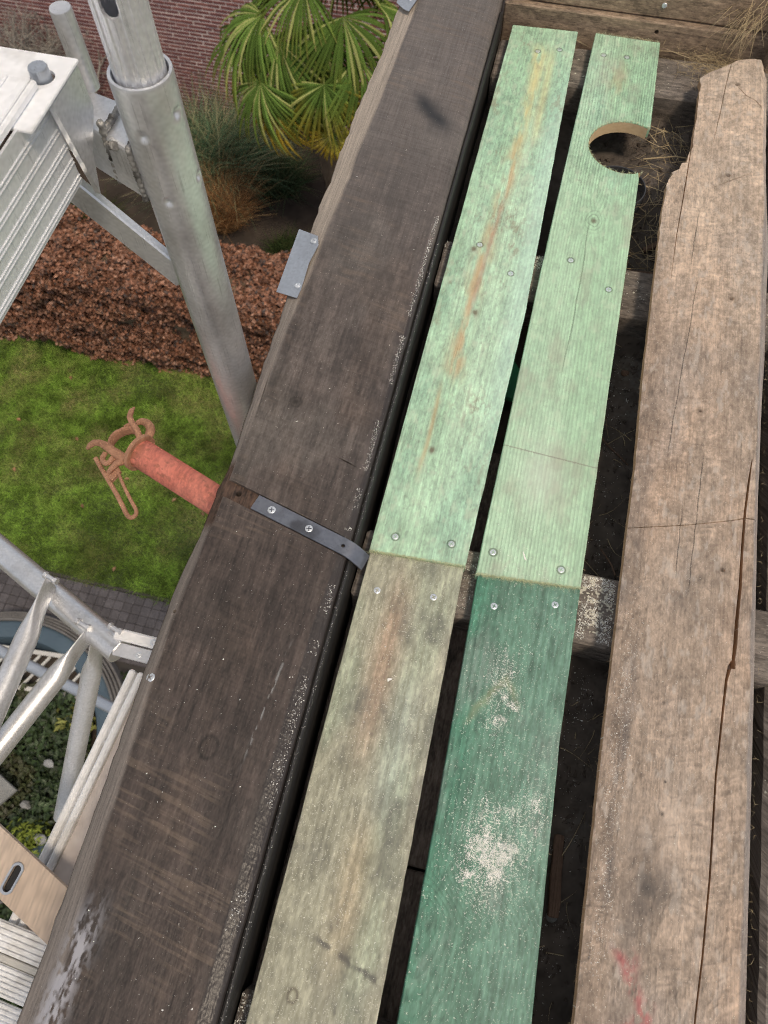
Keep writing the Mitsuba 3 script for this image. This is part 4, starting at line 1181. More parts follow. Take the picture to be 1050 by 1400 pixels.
splint(0.1995, 0.085, 0.2030, -0.005, -0.076, 0.013, 0.006, 'reddish brown splintered stick standing in the near gap beside the dark green plank')
splint(0.213, 1.045, 0.252, 1.075, -0.060, 0.010, 0.006, 'brown stick lying in the straw above the middle joist')
splint(0.190, 0.988, 0.262, 0.985, -0.060, 0.012, 0.008, 'brown lath lying along the far side of the middle joist')
stick([(0.186, 0.66, -0.074), (0.2, 0.645, -0.072), (0.215, 0.636, -0.075), (0.232, 0.622, -0.076)], 0.0013, 'thin dark twig on the soil between notched plank and brown board')
stick([(0.205, 0.47, -0.066), (0.212, 0.455, -0.056), (0.219, 0.44, -0.048), (0.224, 0.425, -0.044)], 0.0011, 'thin twig leaning against the brown board by the sawdusty joist')
pebbles = ((0.2045, -0.005, 0.006, 'small grey clod of earth beside the reddish splintered stick'), (0.211, 0.79, 0.006, 'brown lump lying just nearer than the middle joist'))
for x, y, s, lb in pebbles:
    ic = trimesh.creation.icosphere(2, s)
    ic.vertices *= (1 + 0.5 * (meshkit.fbm(ic.vertices * 200, 3)[:, None] - 0.5)) * np.array([1.2, 0.9, 0.7])
    ic.apply_translation([x, y, float(soil_z([x], [y])[0]) + 0.003])
    single('clod', ic, 'mat_stick' if y > 0.5 else 'mat_slab', lb, 'clod', smooth=True)
go = slab(np.array([(-0.022, -0.03), (0.022, -0.028), (0.024, 0.012), (-0.004, 0.036), (-0.022, 0.024)]), -0.006, 0.006, 0.001)
go.apply_transform(trimesh.transformations.rotation_matrix(0.35, [0.3, 1, 0]))
go.apply_translation([0.034, 0.718, -0.060])
single('plank_offcut', go, 'mat_green_offcut', 'deep green offcut of plank lying on the soil between the mint planks', 'offcut')

# drain pipe under the notch
dp = thing('drain_pipe', 'dark plastic pipe end standing below the round notch', 'pipe')
ro, ri = 0.052, 0.0485
prof = [(ri, -0.12), (ri, -0.042), (ri + 0.001, -0.040), (ro - 0.001, -0.040), (ro, -0.042), (ro, -0.12)]
pm = lathe(prof, 56)
pm.apply_translation([0.150, 1.168, 0])
obj('pipe_wall', pm, 'mat_pipe', dp, smooth=40)
dk = trimesh.creation.cylinder(ri, 0.004, sections=40)
dk.apply_translation([0.150, 1.168, -0.112])
obj('pipe_bottom', dk, 'mat_black', dp)

# ------------------------------------------------------------------ scaffold, upper left
PX, PY = -0.378, 0.602
post = thing('scaffold_post', 'thick upright aluminium tube with a ridged inner tube rising from its collar', 'scaffold post')


def post_tube():
    ro, ri, top = 0.0310, 0.0268, 0.465
    zs = np.r_[-8.2, -2.0, -0.6, np.arange(-0.2, 0.28, 0.02), np.arange(0.28, top - 0.001, 0.0022)]
    A = np.arange(112) * 2 * PI / 112
    face = math.atan2(-PY, -PX)
    V = []
    for z in zs:
        rr = np.full(len(A), ro)
        if z > 0.25:
            for da, dz in ((-31, 0.416), (46, 0.430), (-22, 0.338), (62, 0.350)):
                dA = (A - (face + math.radians(da)) + PI) % (2 * PI) - PI
                d2 = (dA * ro) ** 2 + (z - dz) ** 2
                rr -= 0.0056 * np.exp(-d2 / 0.0048 ** 2) - 0.0014 * np.exp(-d2 / 0.009 ** 2)
        V.append(np.c_[PX + rr * np.cos(A), PY + rr * np.sin(A), np.full(len(A), z)])
    for rr, z in ((ro - 0.0006, top), (ri + 0.0006, top), (ri, top - 0.0008), (ri, 0.2)):
        V.append(np.c_[PX + rr * np.cos(A), PY + rr * np.sin(A), np.full(len(A), z)])
    n, k = len(V), len(A)
    V = np.vstack(V)
    f = []
    for i in range(n - 1):
        a = i * k + np.arange(k)
        b = i * k + (np.arange(k) + 1) % k
        f.append(np.c_[a, b, b + k])
        f.append(np.c_[a, b + k, a + k])
    return trimesh.Trimesh(V, np.vstack(f), process=False)


obj('outer_tube', post_tube(), 'mat_alu', post, smooth=40)
A = np.linspace(0, 2 * PI, 240, endpoint=False)
rr = 0.0248 - 0.0013 * np.clip((np.cos(A * 16) - 0.1) * 3, 0, 1)
cs = Polygon(np.c_[rr * np.cos(A), rr * np.sin(A)], [np.c_[0.020 * np.cos(A), 0.020 * np.sin(A)]])
sp = trimesh.creation.extrude_polygon(cs, 0.42, engine='earcut')
sp.apply_translation([PX, PY, 0.24])
face = math.atan2(-PY, -PX)
ha = face - math.radians(24)
hz = 0.538
hd = np.array([math.cos(ha), math.sin(ha), 0])
hole = trimesh.convex.convex_hull(np.vstack([cyl(np.array([PX, PY, hz + dz]) + hd * 0.008, np.array([PX, PY, hz + dz]) + hd * 0.04, 0.0075, 20).vertices for dz in (-0.006, 0.010)]))
obj('spigot', tm(mf(sp) - mf(hole)), 'mat_alu_bright', post, smooth=20)
arm = [(-0.522, 0.636), (-0.515, 0.672), (-0.392, 0.640), (-0.392, 0.588), (-0.41, 0.585)]
am = slab(np.array(arm)[::-1] if Polygon(arm).exterior.is_ccw is False else np.array(arm), 0.322, 0.386, 0.004)
obj('bracket_arm', am, 'mat_alu', post)
obj('brace', bar([-0.540, 0.604, 0.335], [-0.402, 0.600, 0.186], 0.012, 0.037, up=(0.7, 0.0, 0.7), c=0.002), 'mat_alu', post)
pin = lathe([(0, 0), (0.0112, 0), (0.0112, 0.082), (0.0104, 0.0835), (0, 0.0835)], 32)
pin.apply_translation([-0.486, 0.668, 0.385])
obj('pin', pin, 'mat_alu_bright', post, smooth=40)
def bead(p0, p1, r0, seed):
    p0, p1 = np.array(p0), np.array(p1)
    P = np.array([p0 + (p1 - p0) * t for t in np.linspace(0, 1, 44)])
    m = tube(P, r0 * (0.75 + 0.35 * np.abs(np.sin(np.linspace(0, 30, 44)))) * 0.8, 14)
    v = m.vertices
    m.vertices = v + (np.stack([meshkit.fbm(v * 260 + 9 * k + seed, 3) for k in range(3)], -1) - 0.5) * 0.0028
    return m


wl = [bead((-0.409, 0.584, 0.385), (-0.409, 0.645, 0.385), 0.0046, 1), bead((-0.4085, 0.585, 0.387), (-0.4085, 0.585, 0.322), 0.0042, 2),
      bead((-0.440, 0.600, 0.402), (-0.446, 0.606, 0.322), 0.0050, 3), bead((-0.4400, 0.600, 0.390), (-0.44, 0.640, 0.388), 0.0046, 4), bead((-0.425, 0.589, 0.384), (-0.44, 0.60, 0.375), 0.0055, 5)]
obj('weld', cat(wl), 'mat_weld', post, smooth=True, label='grimy weld seam where the bracket joins the tube')

plat = thing('scaffold_platform', 'bright aluminium platform with a grooved side at the upper left', 'scaffold platform')
zt, zb, xf = 0.4625, 0.362, -0.4555
prof = [(xf - 0.03, zb), (xf, zb)]
H_ = zt - zb
for fr in (0.93, 0.74, 0.57, 0.39, 0.19)[::1]:
    z = zt - fr * H_
    for dz in (-0.0022, 0.0022):
        prof += [(xf, z + dz - 0.0010), (xf + 0.0013, z + dz - 0.0003), (xf + 0.0013, z + dz + 0.0003), (xf, z + dz + 0.0010)]
prof += [(xf, zt), (xf - 0.003, zt), (xf - 0.003, zb + 0.003), (xf - 0.03, zb + 0.003)]
obj('side_profile', prism_y(prof, 0.20, 0.556), 'mat_alu_face', plat)
obj('top_profile', cat([box(-0.95, -0.4590, 0.20, 0.5585, zt + 0.0006, zt + 0.0096, 0.002), box(-0.4705, -0.4625, 0.20, 0.556, zt + 0.0097, zt + 0.0122, 0.001), box(-0.490, -0.4845, 0.20, 0.556, zt + 0.0097, zt + 0.0122, 0.001), box(-0.95, -0.505, 0.20, 0.556, zt + 0.0097, zt + 0.0125, 0.001)]), 'mat_white_alu', plat)
capm = mf(box(-0.95, -0.4425, 0.503, 0.607, zt - 0.0036, zt + 0.0003, 0.001)) - mf(cyl([-0.4635, 0.5735, 0.44], [-0.4635, 0.5735, 0.50], 0.0115, 28))
obj('end_cap', tm(capm), 'mat_white_alu', plat)
ph = lathe([(0, 0), (0.0092, 0), (0.0092, 0.0245), (0.0085, 0.026), (0, 0.026)], 28)
ph.apply_translation([-0.4645, 0.5735, 0.4475])
obj('pin_head', ph, 'mat_galv', plat, smooth=40)
epl = [(0.545, 0.4585), (0.603, 0.4585), (0.603, 0.415), (0.575, 0.385), (0.560, 0.345), (0.552, 0.40)]
e_ = trimesh.creation.extrude_polygon(Polygon(epl), 0.006, engine='earcut')
v = e_.vertices
e_ = trimesh.Trimesh(np.c_[-0.449 + v[:, 2], v[:, 0], v[:, 1]], e_.faces, process=False)
obj('end_plate', e_, 'mat_alu', plat)

# ------------------------------------------------------------------ red prop with coupler
prop = thing('prop', 'faded red steel prop with a rusty coupler head above the lawn', 'prop')
zr = -0.205
ax0, ax1 = np.array([-0.12, 0.372, zr]), np.array([-0.560, 0.532, zr])
obj('tube', cyl(ax0, ax1, 0.0260, 40), 'mat_red', prop, smooth=40)
dirp = (ax1 - ax0) / np.linalg.norm(ax1 - ax0)
obj('flange', tube([ax1 - dirp * 0.004, ax1 - dirp * 0.003, ax1 + dirp * 0.004, ax1 + dirp * 0.005], [0.031, 0.0340, 0.0340, 0.031], 40), 'mat_rust', prop, smooth=30)
zc = -0.2
sc_ = 1.0


def W(pts, z=zc):
    return [(x, y, z + (dz if True else 0)) for x, y, dz in pts]


def spline(P, n=8):
    """Catmull-Rom through the points"""
    P = np.array(P, float)
    Q = np.vstack([2 * P[0] - P[1], P, 2 * P[-1] - P[-2]])
    out = []
    for i in range(1, len(Q) - 2):
        for t in np.linspace(0, 1, n, endpoint=False):
            a, b, c_, d = Q[i - 1], Q[i], Q[i + 1], Q[i + 2]
            out.append(0.5 * (2 * b + (c_ - a) * t + (2 * a - 5 * b + 4 * c_ - d) * t * t + (3 * b - a - 3 * c_ + d) * t ** 3))
    out.append(P[-1])
    return np.array(out)


def forged(pts, r0, flat=1.0, sides=14):
    """a forged, slightly flattened and uneven rod through (x, y, dz) points, radius per point"""
    P = np.c_[np.array(pts, float), np.broadcast_to(r0, (len(pts),))]
    S_ = spline(P)
    m = tube(np.c_[S_[:, :2], zc + S_[:, 2]], np.maximum(S_[:, 3], 0.001), sides)
    v = m.vertices
    zm = zc + P[:, 2].mean()
    v[:, 2] = zm + (v[:, 2] - zm) * flat
    v += (np.stack([meshkit.fbm(v * 170 + 7 * k, 3) for k in range(3)], -1) - 0.5) * 0.0022
    m.vertices = v
    return m


obj('clamp_ring', forged([(-0.584, 0.5076, 0), (-0.5983, 0.5145, 0), (-0.6088, 0.5256, 0), (-0.613, 0.5394, 0), (-0.6094, 0.5528, 0), (-0.6004, 0.5629, 0), (-0.5886, 0.5689, 0), (-0.5785, 0.5673, 0), (-0.5706, 0.5589, 0)], 0.0046, 2.6), 'mat_rust', prop, smooth=40)
obj('horn', forged([(-0.5600, 0.5470, 0.004), (-0.5636, 0.5527, 0.006), (-0.5732, 0.5654, 0.012), (-0.5856, 0.5764, 0.016), (-0.5925, 0.5868, 0.017), (-0.5945, 0.5972, 0.016), (-0.5935, 0.6064, 0.014)], [0.0062, 0.0056, 0.0052, 0.0052, 0.0050, 0.0044, 0.0022]), 'mat_rust', prop, smooth=40)
obj('wedge_lug', forged([(-0.588, 0.5879, -0.006), (-0.5783, 0.5922, -0.004), (-0.5654, 0.588, -0.002), (-0.5566, 0.5781, -0.002), (-0.5566, 0.5654, -0.003), (-0.5621, 0.5578, -0.004)], [0.0042, 0.0062, 0.0074, 0.0078, 0.0070, 0.0055]), 'mat_rust', prop, smooth=40)
obj('hinge_tab', forged([(-0.6041, 0.5732, -0.004), (-0.5978, 0.5787, -0.004), (-0.589, 0.5816, -0.004)], [0.0030, 0.0040, 0.0036], 1.6), 'mat_rust', prop, smooth=40)
obj('jaw', forged([(-0.5760, 0.5105, 0.004), (-0.5816, 0.512, 0.006), (-0.5936, 0.5156, 0.010), (-0.6066, 0.5203, 0.014), (-0.62, 0.5248, 0.015), (-0.6319, 0.5239, 0.014), (-0.6391, 0.5176, 0.012), (-0.6427, 0.5097, 0.010)], [0.0088, 0.0086, 0.0080, 0.0070, 0.0062, 0.0056, 0.0048, 0.0022]), 'mat_rust', prop, smooth=40)
lp_ = spline([(-0.6290, 0.5035, -0.002), (-0.6111, 0.4866, -0.006), (-0.5916, 0.4687, -0.008), (-0.5725, 0.4511, -0.010), (-0.5535, 0.4319, -0.012), (-0.5408, 0.4187, -0.013), (-0.5321, 0.4154, -0.013), (-0.527, 0.422, -0.013), (-0.5293, 0.4304, -0.012), (-0.5423, 0.4436, -0.010), (-0.5596, 0.4615, -0.008), (-0.5743, 0.4784, -0.006), (-0.5840, 0.4900, -0.004)])
lr = np.interp(np.arange(len(lp_)), [0, 42, 56, len(lp_) - 1], [0.0040, 0.0040, 0.0036, 0.0026])
obj('wedge_loop', tube(np.c_[lp_[:, :2], zc + lp_[:, 2]], lr, 12), 'mat_rust', prop, smooth=50)
pl_ = slab(np.array([(-0.6026, 0.4778), (-0.5854, 0.4690), (-0.5778, 0.4903), (-0.591, 0.5029)]), zc - 0.012, zc - 0.003, 0.0015)
obj('wedge_plate', pl_, 'mat_rust', prop)
obj('hook', forged([(-0.613, 0.5142, 0.004), (-0.6128, 0.5016, 0.004), (-0.6043, 0.4951, 0.004), (-0.5975, 0.5012, 0.004), (-0.5960, 0.5105, 0.003)], [0.0042, 0.0046, 0.0048, 0.0050, 0.0050]), 'mat_rust', prop, smooth=40)
obj('hook', forged([(-0.5800, 0.5060, 0.002), (-0.5840, 0.5007, 0.004), (-0.5891, 0.4919, 0.004), (-0.5943, 0.4793, 0.002)], [0.0070, 0.0062, 0.0052, 0.0040]), 'mat_rust', prop, smooth=40)

# ------------------------------------------------------------------ lower scaffold frame
fr = thing('brace_frame', 'aluminium tube frame with three braces bolted to one slanting tube at the lower left', 'scaffold frame')
obj('main_tube', cyl([-1.30, 0.565, -0.40], [-0.542, 0.232, -0.40], 0.0245, 32), 'mat_alu', fr, smooth=40)


def flat_tube(p0, p1, r, flat_len=0.06, up=(0, 0, 1)):
    """tube whose first end is pressed flat for the bolt"""
    p0, p1 = np.array(p0, float), np.array(p1, float)
    d = p1 - p0
    L = np.linalg.norm(d)
    d /= L
    s = np.cross(up, d)
    s /= np.linalg.norm(s)
    u = np.cross(d, s)
    A = np.arange(28) * 2 * PI / 28
    V = []
    for t in np.r_[0, 0.01, 0.02, np.linspace(0.02, 0.02 + flat_len, 9)[1:], L]:
        k = np.clip((t - 0.02) / flat_len, 0, 1)
        k = k * k * (3 - 2 * k)
        w, h = r * (1.28 * (1 - k) + k), r * (0.16 * (1 - k) + k)
        V.append(p0 + d * t + np.outer(np.cos(A) * h, s) + np.outer(np.sin(A) * w, u))
    n, kx = len(V), len(A)
    V = np.vstack(V + [[p0], [p1]])
    f = []
    for i in range(n - 1):
        for j in range(kx):
            j2 = (j + 1) % kx
            f += [[i * kx + j, (i + 1) * kx + j2, i * kx + j2], [i * kx + j, (i + 1) * kx + j, (i + 1) * kx + j2]]
    for j in range(kx):
        j2 = (j + 1) % kx
        f += [[n * kx, j, j2], [n * kx + 1, (n - 1) * kx + j2, (n - 1) * kx + j]]
    m = trimesh.Trimesh(V, f, process=False)
    trimesh.repair.fix_normals(m)
    return m


obj('brace', flat_tube([-0.690, 0.312, -0.352], [-0.676, -0.10, -0.335], 0.0195, 0.09), 'mat_alu_bright', fr, smooth=40)
obj('brace', flat_tube([-0.607, 0.246, -0.40], [-0.735, -0.12, -0.42], 0.0195, 0.07), 'mat_alu_bright', fr, smooth=40)
obj('brace', flat_tube([-0.600, 0.252, -0.425], [-0.655, -0.06, -0.72], 0.0185, 0.06), 'mat_alu_bright', fr, smooth=40)
for x, y, z in ((-0.690, 0.318, -0.345), (-0.612, 0.256, -0.372), (-0.552, 0.262, -0.372)):
    b = cat([cyl([x - 0.010, y + 0.003, z], [x + 0.011, y - 0.003, z], 0.0042, 14), tube([(x + 0.009, y - 0.0025, z), (x + 0.014, y - 0.0035, z)], 0.0068, 6), tube([(x - 0.014, y + 0.004, z), (x - 0.009, y + 0.003, z)], 0.0068, 6)])
    obj('bolt', b, 'mat_alu_bright', fr, smooth=30)

lp = thing('lower_platform', 'pale aluminium walkway beside the beam with a long white edge rail', 'scaffold platform')
ex = np.array([-0.0875, -1.0]) / math.hypot(0.0875, 1)          # along the edge
e0 = np.array([-0.503, 0.215])
en = np.array([-ex[1], ex[0]])                                     # towards the beam


def along(s, t, z):
    q = e0 + ex * s + en * t
    return [q[0], q[1], z]


def strip(s0, s1, t0, t1, z0, z1, c=0.001):
    b = box(s0, s1, t0, t1, z0, z1, c)
    M = np.eye(4)
    M[:2, 0], M[:2, 1] = ex, en
    M[:2, 3] = e0
    b.apply_transform(M)
    return b


zp = -0.38
obj('edge_rail', strip(0.012, 0.47, 0.0, 0.0115, zp - 0.05, zp + 0.004, 0.003), 'mat_white_alu', lp)
obj('edge_rail', strip(0.012, 0.47, 0.0162, 0.0275, zp - 0.05, zp + 0.003, 0.003), 'mat_white_alu', lp)
obj('rail_web', strip(0.012, 0.47, 0.0117, 0.0160, zp - 0.05, zp - 0.035, 0.0005), 'mat_joint', lp)
obj('deck_sheet', strip(0.014, 0.47, 0.0300, 0.21, zp - 0.014, zp - 0.005, 0.001), 'mat_deck_sheet', lp)
hb = bar([-0.552, 0.256, zp + 0.004], [-0.33, 0.253, zp + 0.004], 0.020, 0.012, c=0.003)
obj('head_bar', hb, 'mat_white_alu', lp)
obj('head_flange', bar([-0.545, 0.231, zp - 0.002], [-0.33, 0.229, zp - 0.002], 0.024, 0.006, c=0.001), 'mat_alu_bright', lp)
screw(lp, -0.498, 0.229, zp + 0.0022, 0.006)
screw(lp, -0.478, 0.255, zp + 0.0112, 0.006)

tb = thing('trapdoor', 'beige plywood hatch panel with a black recessed handle at the lower left edge', 'hatch')
tz = -0.31
qs = np.array([(-0.620, -0.062), (-0.580, -0.152), (-0.385, -0.232), (-0.352, -0.172)])
tp = slab(qs if Polygon(qs).exterior.is_ccw else qs[::-1], tz - 0.012, tz, 0.001)
hd_c, hd_a = np.array([-0.529, -0.1405]), math.atan2(-0.128 + 0.160, -0.525 + 0.526) - 0.12
hu = np.array([math.cos(hd_a), math.sin(hd_a)])
hv = np.array([-hu[1], hu[0]])


def hring(a, b, n=24):
    """rounded slot outline, half length a, half width b"""
    out = []
    for t in np.linspace(0, 2 * PI, n, endpoint=False):
        c_, s_ = math.cos(t), math.sin(t)
        q = hd_c + hu * ((a - b) * np.sign(c_) * (abs(c_) > 1e-6) + b * c_) + hv * b * s_
        out.append(q)
    return np.array(out)


slot = trimesh.creation.extrude_polygon(Polygon(hring(0.0195, 0.0075)), 0.008, engine='earcut')
slot.apply_translation([0, 0, tz - 0.006])
obj('panel', tm(mf(tp) - mf(slot)), 'mat_ply', tb)
rim = Polygon(hring(0.0225, 0.0098), [hring(0.0188, 0.0066)])
rm = trimesh.creation.extrude_polygon(rim, 0.003, engine='earcut')
rm.apply_translation([0, 0, tz + 0.0004])
hk_ = obj('handle', rm, 'mat_galv', tb, label='oval metal handle with a black recess')
fl_ = trimesh.creation.extrude_polygon(Polygon(hring(0.0188, 0.0068)), 0.002, engine='earcut')
fl_.apply_translation([0, 0, tz - 0.0055])
obj('recess', fl_, 'mat_black', hk_)
rd = thing('ribbed_deck', 'white ribbed aluminium decking below the hatch in the bottom left corner', 'decking')
d2 = np.array([0.995, -0.09])
d2 /= np.linalg.norm(d2)
n2 = np.array([-d2[1], d2[0]])
o2 = np.array([-0.70, -0.188])


def rib(t0, t1, z0, z1, c=0.0008):
    b = box(0, 0.40, t0, t1, z0, z1, c)
    M = np.eye(4)
    M[:2, 0], M[:2, 1] = d2, n2
    M[:2, 3] = o2
    b.apply_transform(M)
    return b


for (ta, tb_, nr) in ((-0.038, 0.0, 5), (-0.088, -0.050, 6), (-0.124, -0.092, 5)):
    base = [rib(ta, tb_, -0.372, -0.366, 0.0005)]
    for i in range(nr):
        w = (tb_ - ta) / nr
        base.append(rib(ta + w * (i + 0.22), ta + w * (i + 0.78), -0.3658, -0.363, 0.0006))
    obj('ribbed_strip', cat(base), 'mat_white_alu', rd)
obj('joint_strip', rib(-0.0485, -0.0395, -0.373, -0.3645, 0.001), 'mat_white_wood', rd)
obj('kick_board', rib(-0.152, -0.126, -0.375, -0.352, 0.002), 'mat_deck_sheet', rd)
obj('kick_board', rib(-0.26, -0.155, -0.385, -0.370, 0.002), 'mat_deck_sheet', rd)
gt = single('guard_tube', cyl([-2.7, 0.64, -3.0], [-1.25, 0.34, -3.0], 0.030, 24), 'mat_galv', 'thin blue grey scaffold tube crossing below the braces, over the round pond', 'scaffold tube', smooth=40)

# ------------------------------------------------------------------ garden below
GZ = -8.2


def sheet(x0, x1, y0, y1, z, step, amp, sc, seed):
    a, b = np.meshgrid(np.arange(x0, x1 + 1e-6, step), np.arange(y0, y1 + 1e-6, step), indexing='ij')
    P = np.stack([a, b, 0 * a], -1)
    zz = z + amp * (meshkit.fbm(P * sc, 4, seed) - 0.5)
    q = np.arange(a.size).reshape(a.shape)
    f = np.vstack([np.c_[q[:-1, :-1].ravel(), q[1:, :-1].ravel(), q[1:, 1:].ravel()], np.c_[q[:-1, :-1].ravel(), q[1:, 1:].ravel(), q[:-1, 1:].ravel()]])
    return trimesh.Trimesh(np.c_[a.ravel(), b.ravel(), zz.ravel()], f, process=False)


k = obj('ground', trimesh.Trimesh([(-150, -150, GZ - 0.06), (150, -150, GZ - 0.06), (150, 150, GZ - 0.06), (-150, 150, GZ - 0.06)], [[0, 1, 2], [0, 2, 3]], process=False), 'mat_far_ground')
labels[k] = {'label': 'wide ground under the garden', 'kind': 'structure'}
k = obj('planting_bed', sheet(-14, 14, 5.9, 11.2, GZ + 0.03, 0.06, 0.12, 2.5, 3), 'mat_bed', smooth=True)
labels[k] = {'label': 'dark planting bed between hedge and brick wall', 'kind': 'structure'}
k = obj('lawn', sheet(-14, 14, 2.36, 5.95, GZ + 0.0, 0.1, 0.03, 1.5, 4), 'mat_lawn_soil', smooth=True)
labels[k] = {'label': 'green lawn between hedge and paved path', 'kind': 'structure'}
r = np.random.default_rng(61)
n = 230000
gx, gy = r.uniform(-8.6, -1.2, n), r.uniform(2.30, 5.95, n)
edge = 2.37 + 0.08 * (meshkit.fbm(np.c_[gx * 3, gx * 0, gx * 0], 3) - 0.5)
kk = gy > edge + 0.03 * r.normal(size=n)
gx, gy = gx[kk], gy[kk]
n = len(gx)
a = r.uniform(0, 2 * PI, n)
tl = r.uniform(0.25, 1.3, n)
d = np.c_[np.cos(a) * tl, np.sin(a) * tl, np.ones(n)]
d /= np.linalg.norm(d, axis=1, keepdims=True)
dens = meshkit.fbm(np.c_[gx * 2.2, gy * 2.2, gx * 0], 4, 2)
L = r.uniform(0.04, 0.10, n) * (0.6 + 0.8 * dens)
bl, kk_ = strands(np.c_[gx, gy, np.full(n, GZ - 0.01)], d, L, 0.0045, np.c_[np.cos(a), np.sin(a), -np.ones(n)] * 0.02, 62, 2)
tuft = meshkit.fbm(np.c_[gx * 13, gy * 13, gx * 0], 3, 9)
base = np.array([0.215, 0.335, 0.062]) * (0.32 + 0.9 * r.random(n) + 1.1 * np.clip((tuft - 0.35) * 2.4, 0, 1))[:, None]
yel = np.clip((meshkit.fbm(np.c_[gx * 3.1 + 9, gy * 3.1, gx * 0], 4, 5) - 0.46) * 3, 0, 1) * np.clip(r.normal(0.5, 0.4, n), 0, 1)
base = base * (1 - yel[:, None]) + np.array([0.54, 0.48, 0.22]) * yel[:, None]
moss = np.clip((meshkit.fbm(np.c_[gx * 1.3, gy * 1.3, gx * 0 + 5], 3, 6) - 0.5) * 4, 0, 1)
base *= (1 - 0.45 * moss)[:, None]
single('grass', bl, 'mat_blade', 'short green grass covering the lawn', 'grass', smooth=True, kind='stuff', color=np.repeat(base, kk_, 0))

lf_n = 16
lx, ly = r.uniform(-7.5, -2.4, lf_n), r.uniform(2.5, 5.6, lf_n) ** 1.0
lc = np.array([0.30, 0.16, 0.08]) * r.uniform(0.5, 1.4, lf_n)[:, None]
a_ = r.uniform(0, 2 * PI, lf_n)
V_ = []
for i in range(lf_n):
    ux, uy = math.cos(a_[i]) * 0.04, math.sin(a_[i]) * 0.04
    zz = GZ + 0.055
    V_ += [(lx[i] - ux, ly[i] - uy, zz), (lx[i] + uy * 0.6, ly[i] - ux * 0.6, zz + 0.012), (lx[i] + ux, ly[i] + uy, zz), (lx[i] - uy * 0.6, ly[i] + ux * 0.6, zz + 0.012)]
F_ = np.vstack([[4 * i, 4 * i + 1, 4 * i + 2] for i in range(lf_n)] + [[4 * i, 4 * i + 2, 4 * i + 3] for i in range(lf_n)])
single('fallen_leaves', trimesh.Trimesh(V_, F_, process=False), 'mat_leaf', 'dry brown leaves scattered over the lawn', 'leaves', kind='stuff', color=np.repeat(lc, 4, 0))

# path of pavers
k = obj('path', box(-14, 14, 1.35, 2.335, GZ - 0.08, GZ - 0.012), 'mat_sand')
labels[k] = {'label': 'dark paved path along the lawn', 'kind': 'structure'}
pv = box(-0.0585, 0.0585, -0.0585, 0.0585, -0.05, 0.0, 0.004)
PD = {m_: mikit.ply(pv, m_) for m_ in ('mat_paver', 'mat_paver_dark')}
rest, cnt = [], 0
r = np.random.default_rng(71)
cand = []
for i in range(95):
    for j in range(7):
        cand.append((-11 + 0.122 * (i + 0.5) + 0.061 * (j % 2) * 0, 2.27 - 0.122 * j))
cand.sort(key=lambda q: math.hypot(q[0] + 4.4, (q[1] - 2.0) * 1.5))
for x, y in cand:
    z = GZ + 0.004 + r.normal(0, 0.0025)
    if cnt < 290:
        q = fast_number('path__paver')
        scene[q] = {**PD['mat_paver' if r.random() < 0.6 else 'mat_paver_dark'], 'to_world': T().translate([x, y, z]) @ T().rotate([0, 0, 1], float(r.normal(0, 0.8)))}
        cnt += 1
    else:
        b = pv.copy()
        b.apply_translation([x, y, z])
        rest.append(b)
obj('far_pavers', cat(rest), 'mat_paver', 'path', kind='stuff', label='remaining pavers of the path')
k = obj('path_edge', box(-14, 14, 2.338, 2.378, GZ - 0.10, GZ + 0.012, 0.006), 'mat_sand')
labels[k] = {'label': 'narrow dark kerb between path and lawn', 'kind': 'structure'}

# round pond with blue rim
pond = thing('pond', 'round garden pond with a blue grey rim and stepped grey edging beside the path', 'pond')
pc = np.array([-4.70, 0.12])
for i, (ra, rb, z) in enumerate(((1.50, 1.525, -7.80), (1.535, 1.560, -7.83), (1.570, 1.595, -7.86), (1.605, 1.635, -7.90))):
    m = lathe([(ra, -0.35), (ra, 0), (ra + 0.004, 0.004), (rb - 0.004, 0.004), (rb, 0), (rb, -0.35)], 120)
    m.apply_translation([pc[0], pc[1], z])
    obj('edging_ring', m, 'mat_coping', pond, smooth=30)
m = lathe([(1.24, -0.42), (1.26, -0.12), (1.30, -0.02), (1.36, 0.0), (1.46, 0.0), (1.495, -0.02), (1.498, -0.42)], 120)
m.apply_translation([pc[0], pc[1], -7.82])
obj('rim', m, 'mat_pond_blue', pond, smooth=40, label='broad blue grey rim of the round pond')
m = trimesh.creation.cylinder(1.26, 0.04, sections=80)
m.apply_translation([pc[0], pc[1], -8.12])
obj('bottom', m, 'mat_bed', pond)
cr = thing('slatted_crate', 'white slatted crate lying inside the round pond rim', 'crate')
ca = math.radians(5)
cm_ = np.array([-4.30, 1.10])


def crate_bar(x0, y0, x1, y1, w, z):
    R = np.array([[math.cos(ca), -math.sin(ca)], [math.sin(ca), math.cos(ca)]])
    a, b = cm_ + R @ [x0, y0], cm_ + R @ [x1, y1]
    return bar([a[0], a[1], z], [b[0], b[1], z], w, 0.025, c=0.003)


obj('rail', crate_bar(-0.75, 0.215, 0.27, 0.215, 0.05, -7.83), 'mat_white_wood', cr)
obj('rail', crate_bar(-0.75, -0.215, 0.42, -0.215, 0.05, -7.83), 'mat_white_wood', cr)
for i in range(9):
    x = -0.78 + 0.125 * i
    obj('slat', crate_bar(x, -0.19, x + 0.22, 0.19, 0.030, -7.858), 'mat_white_wood', cr)


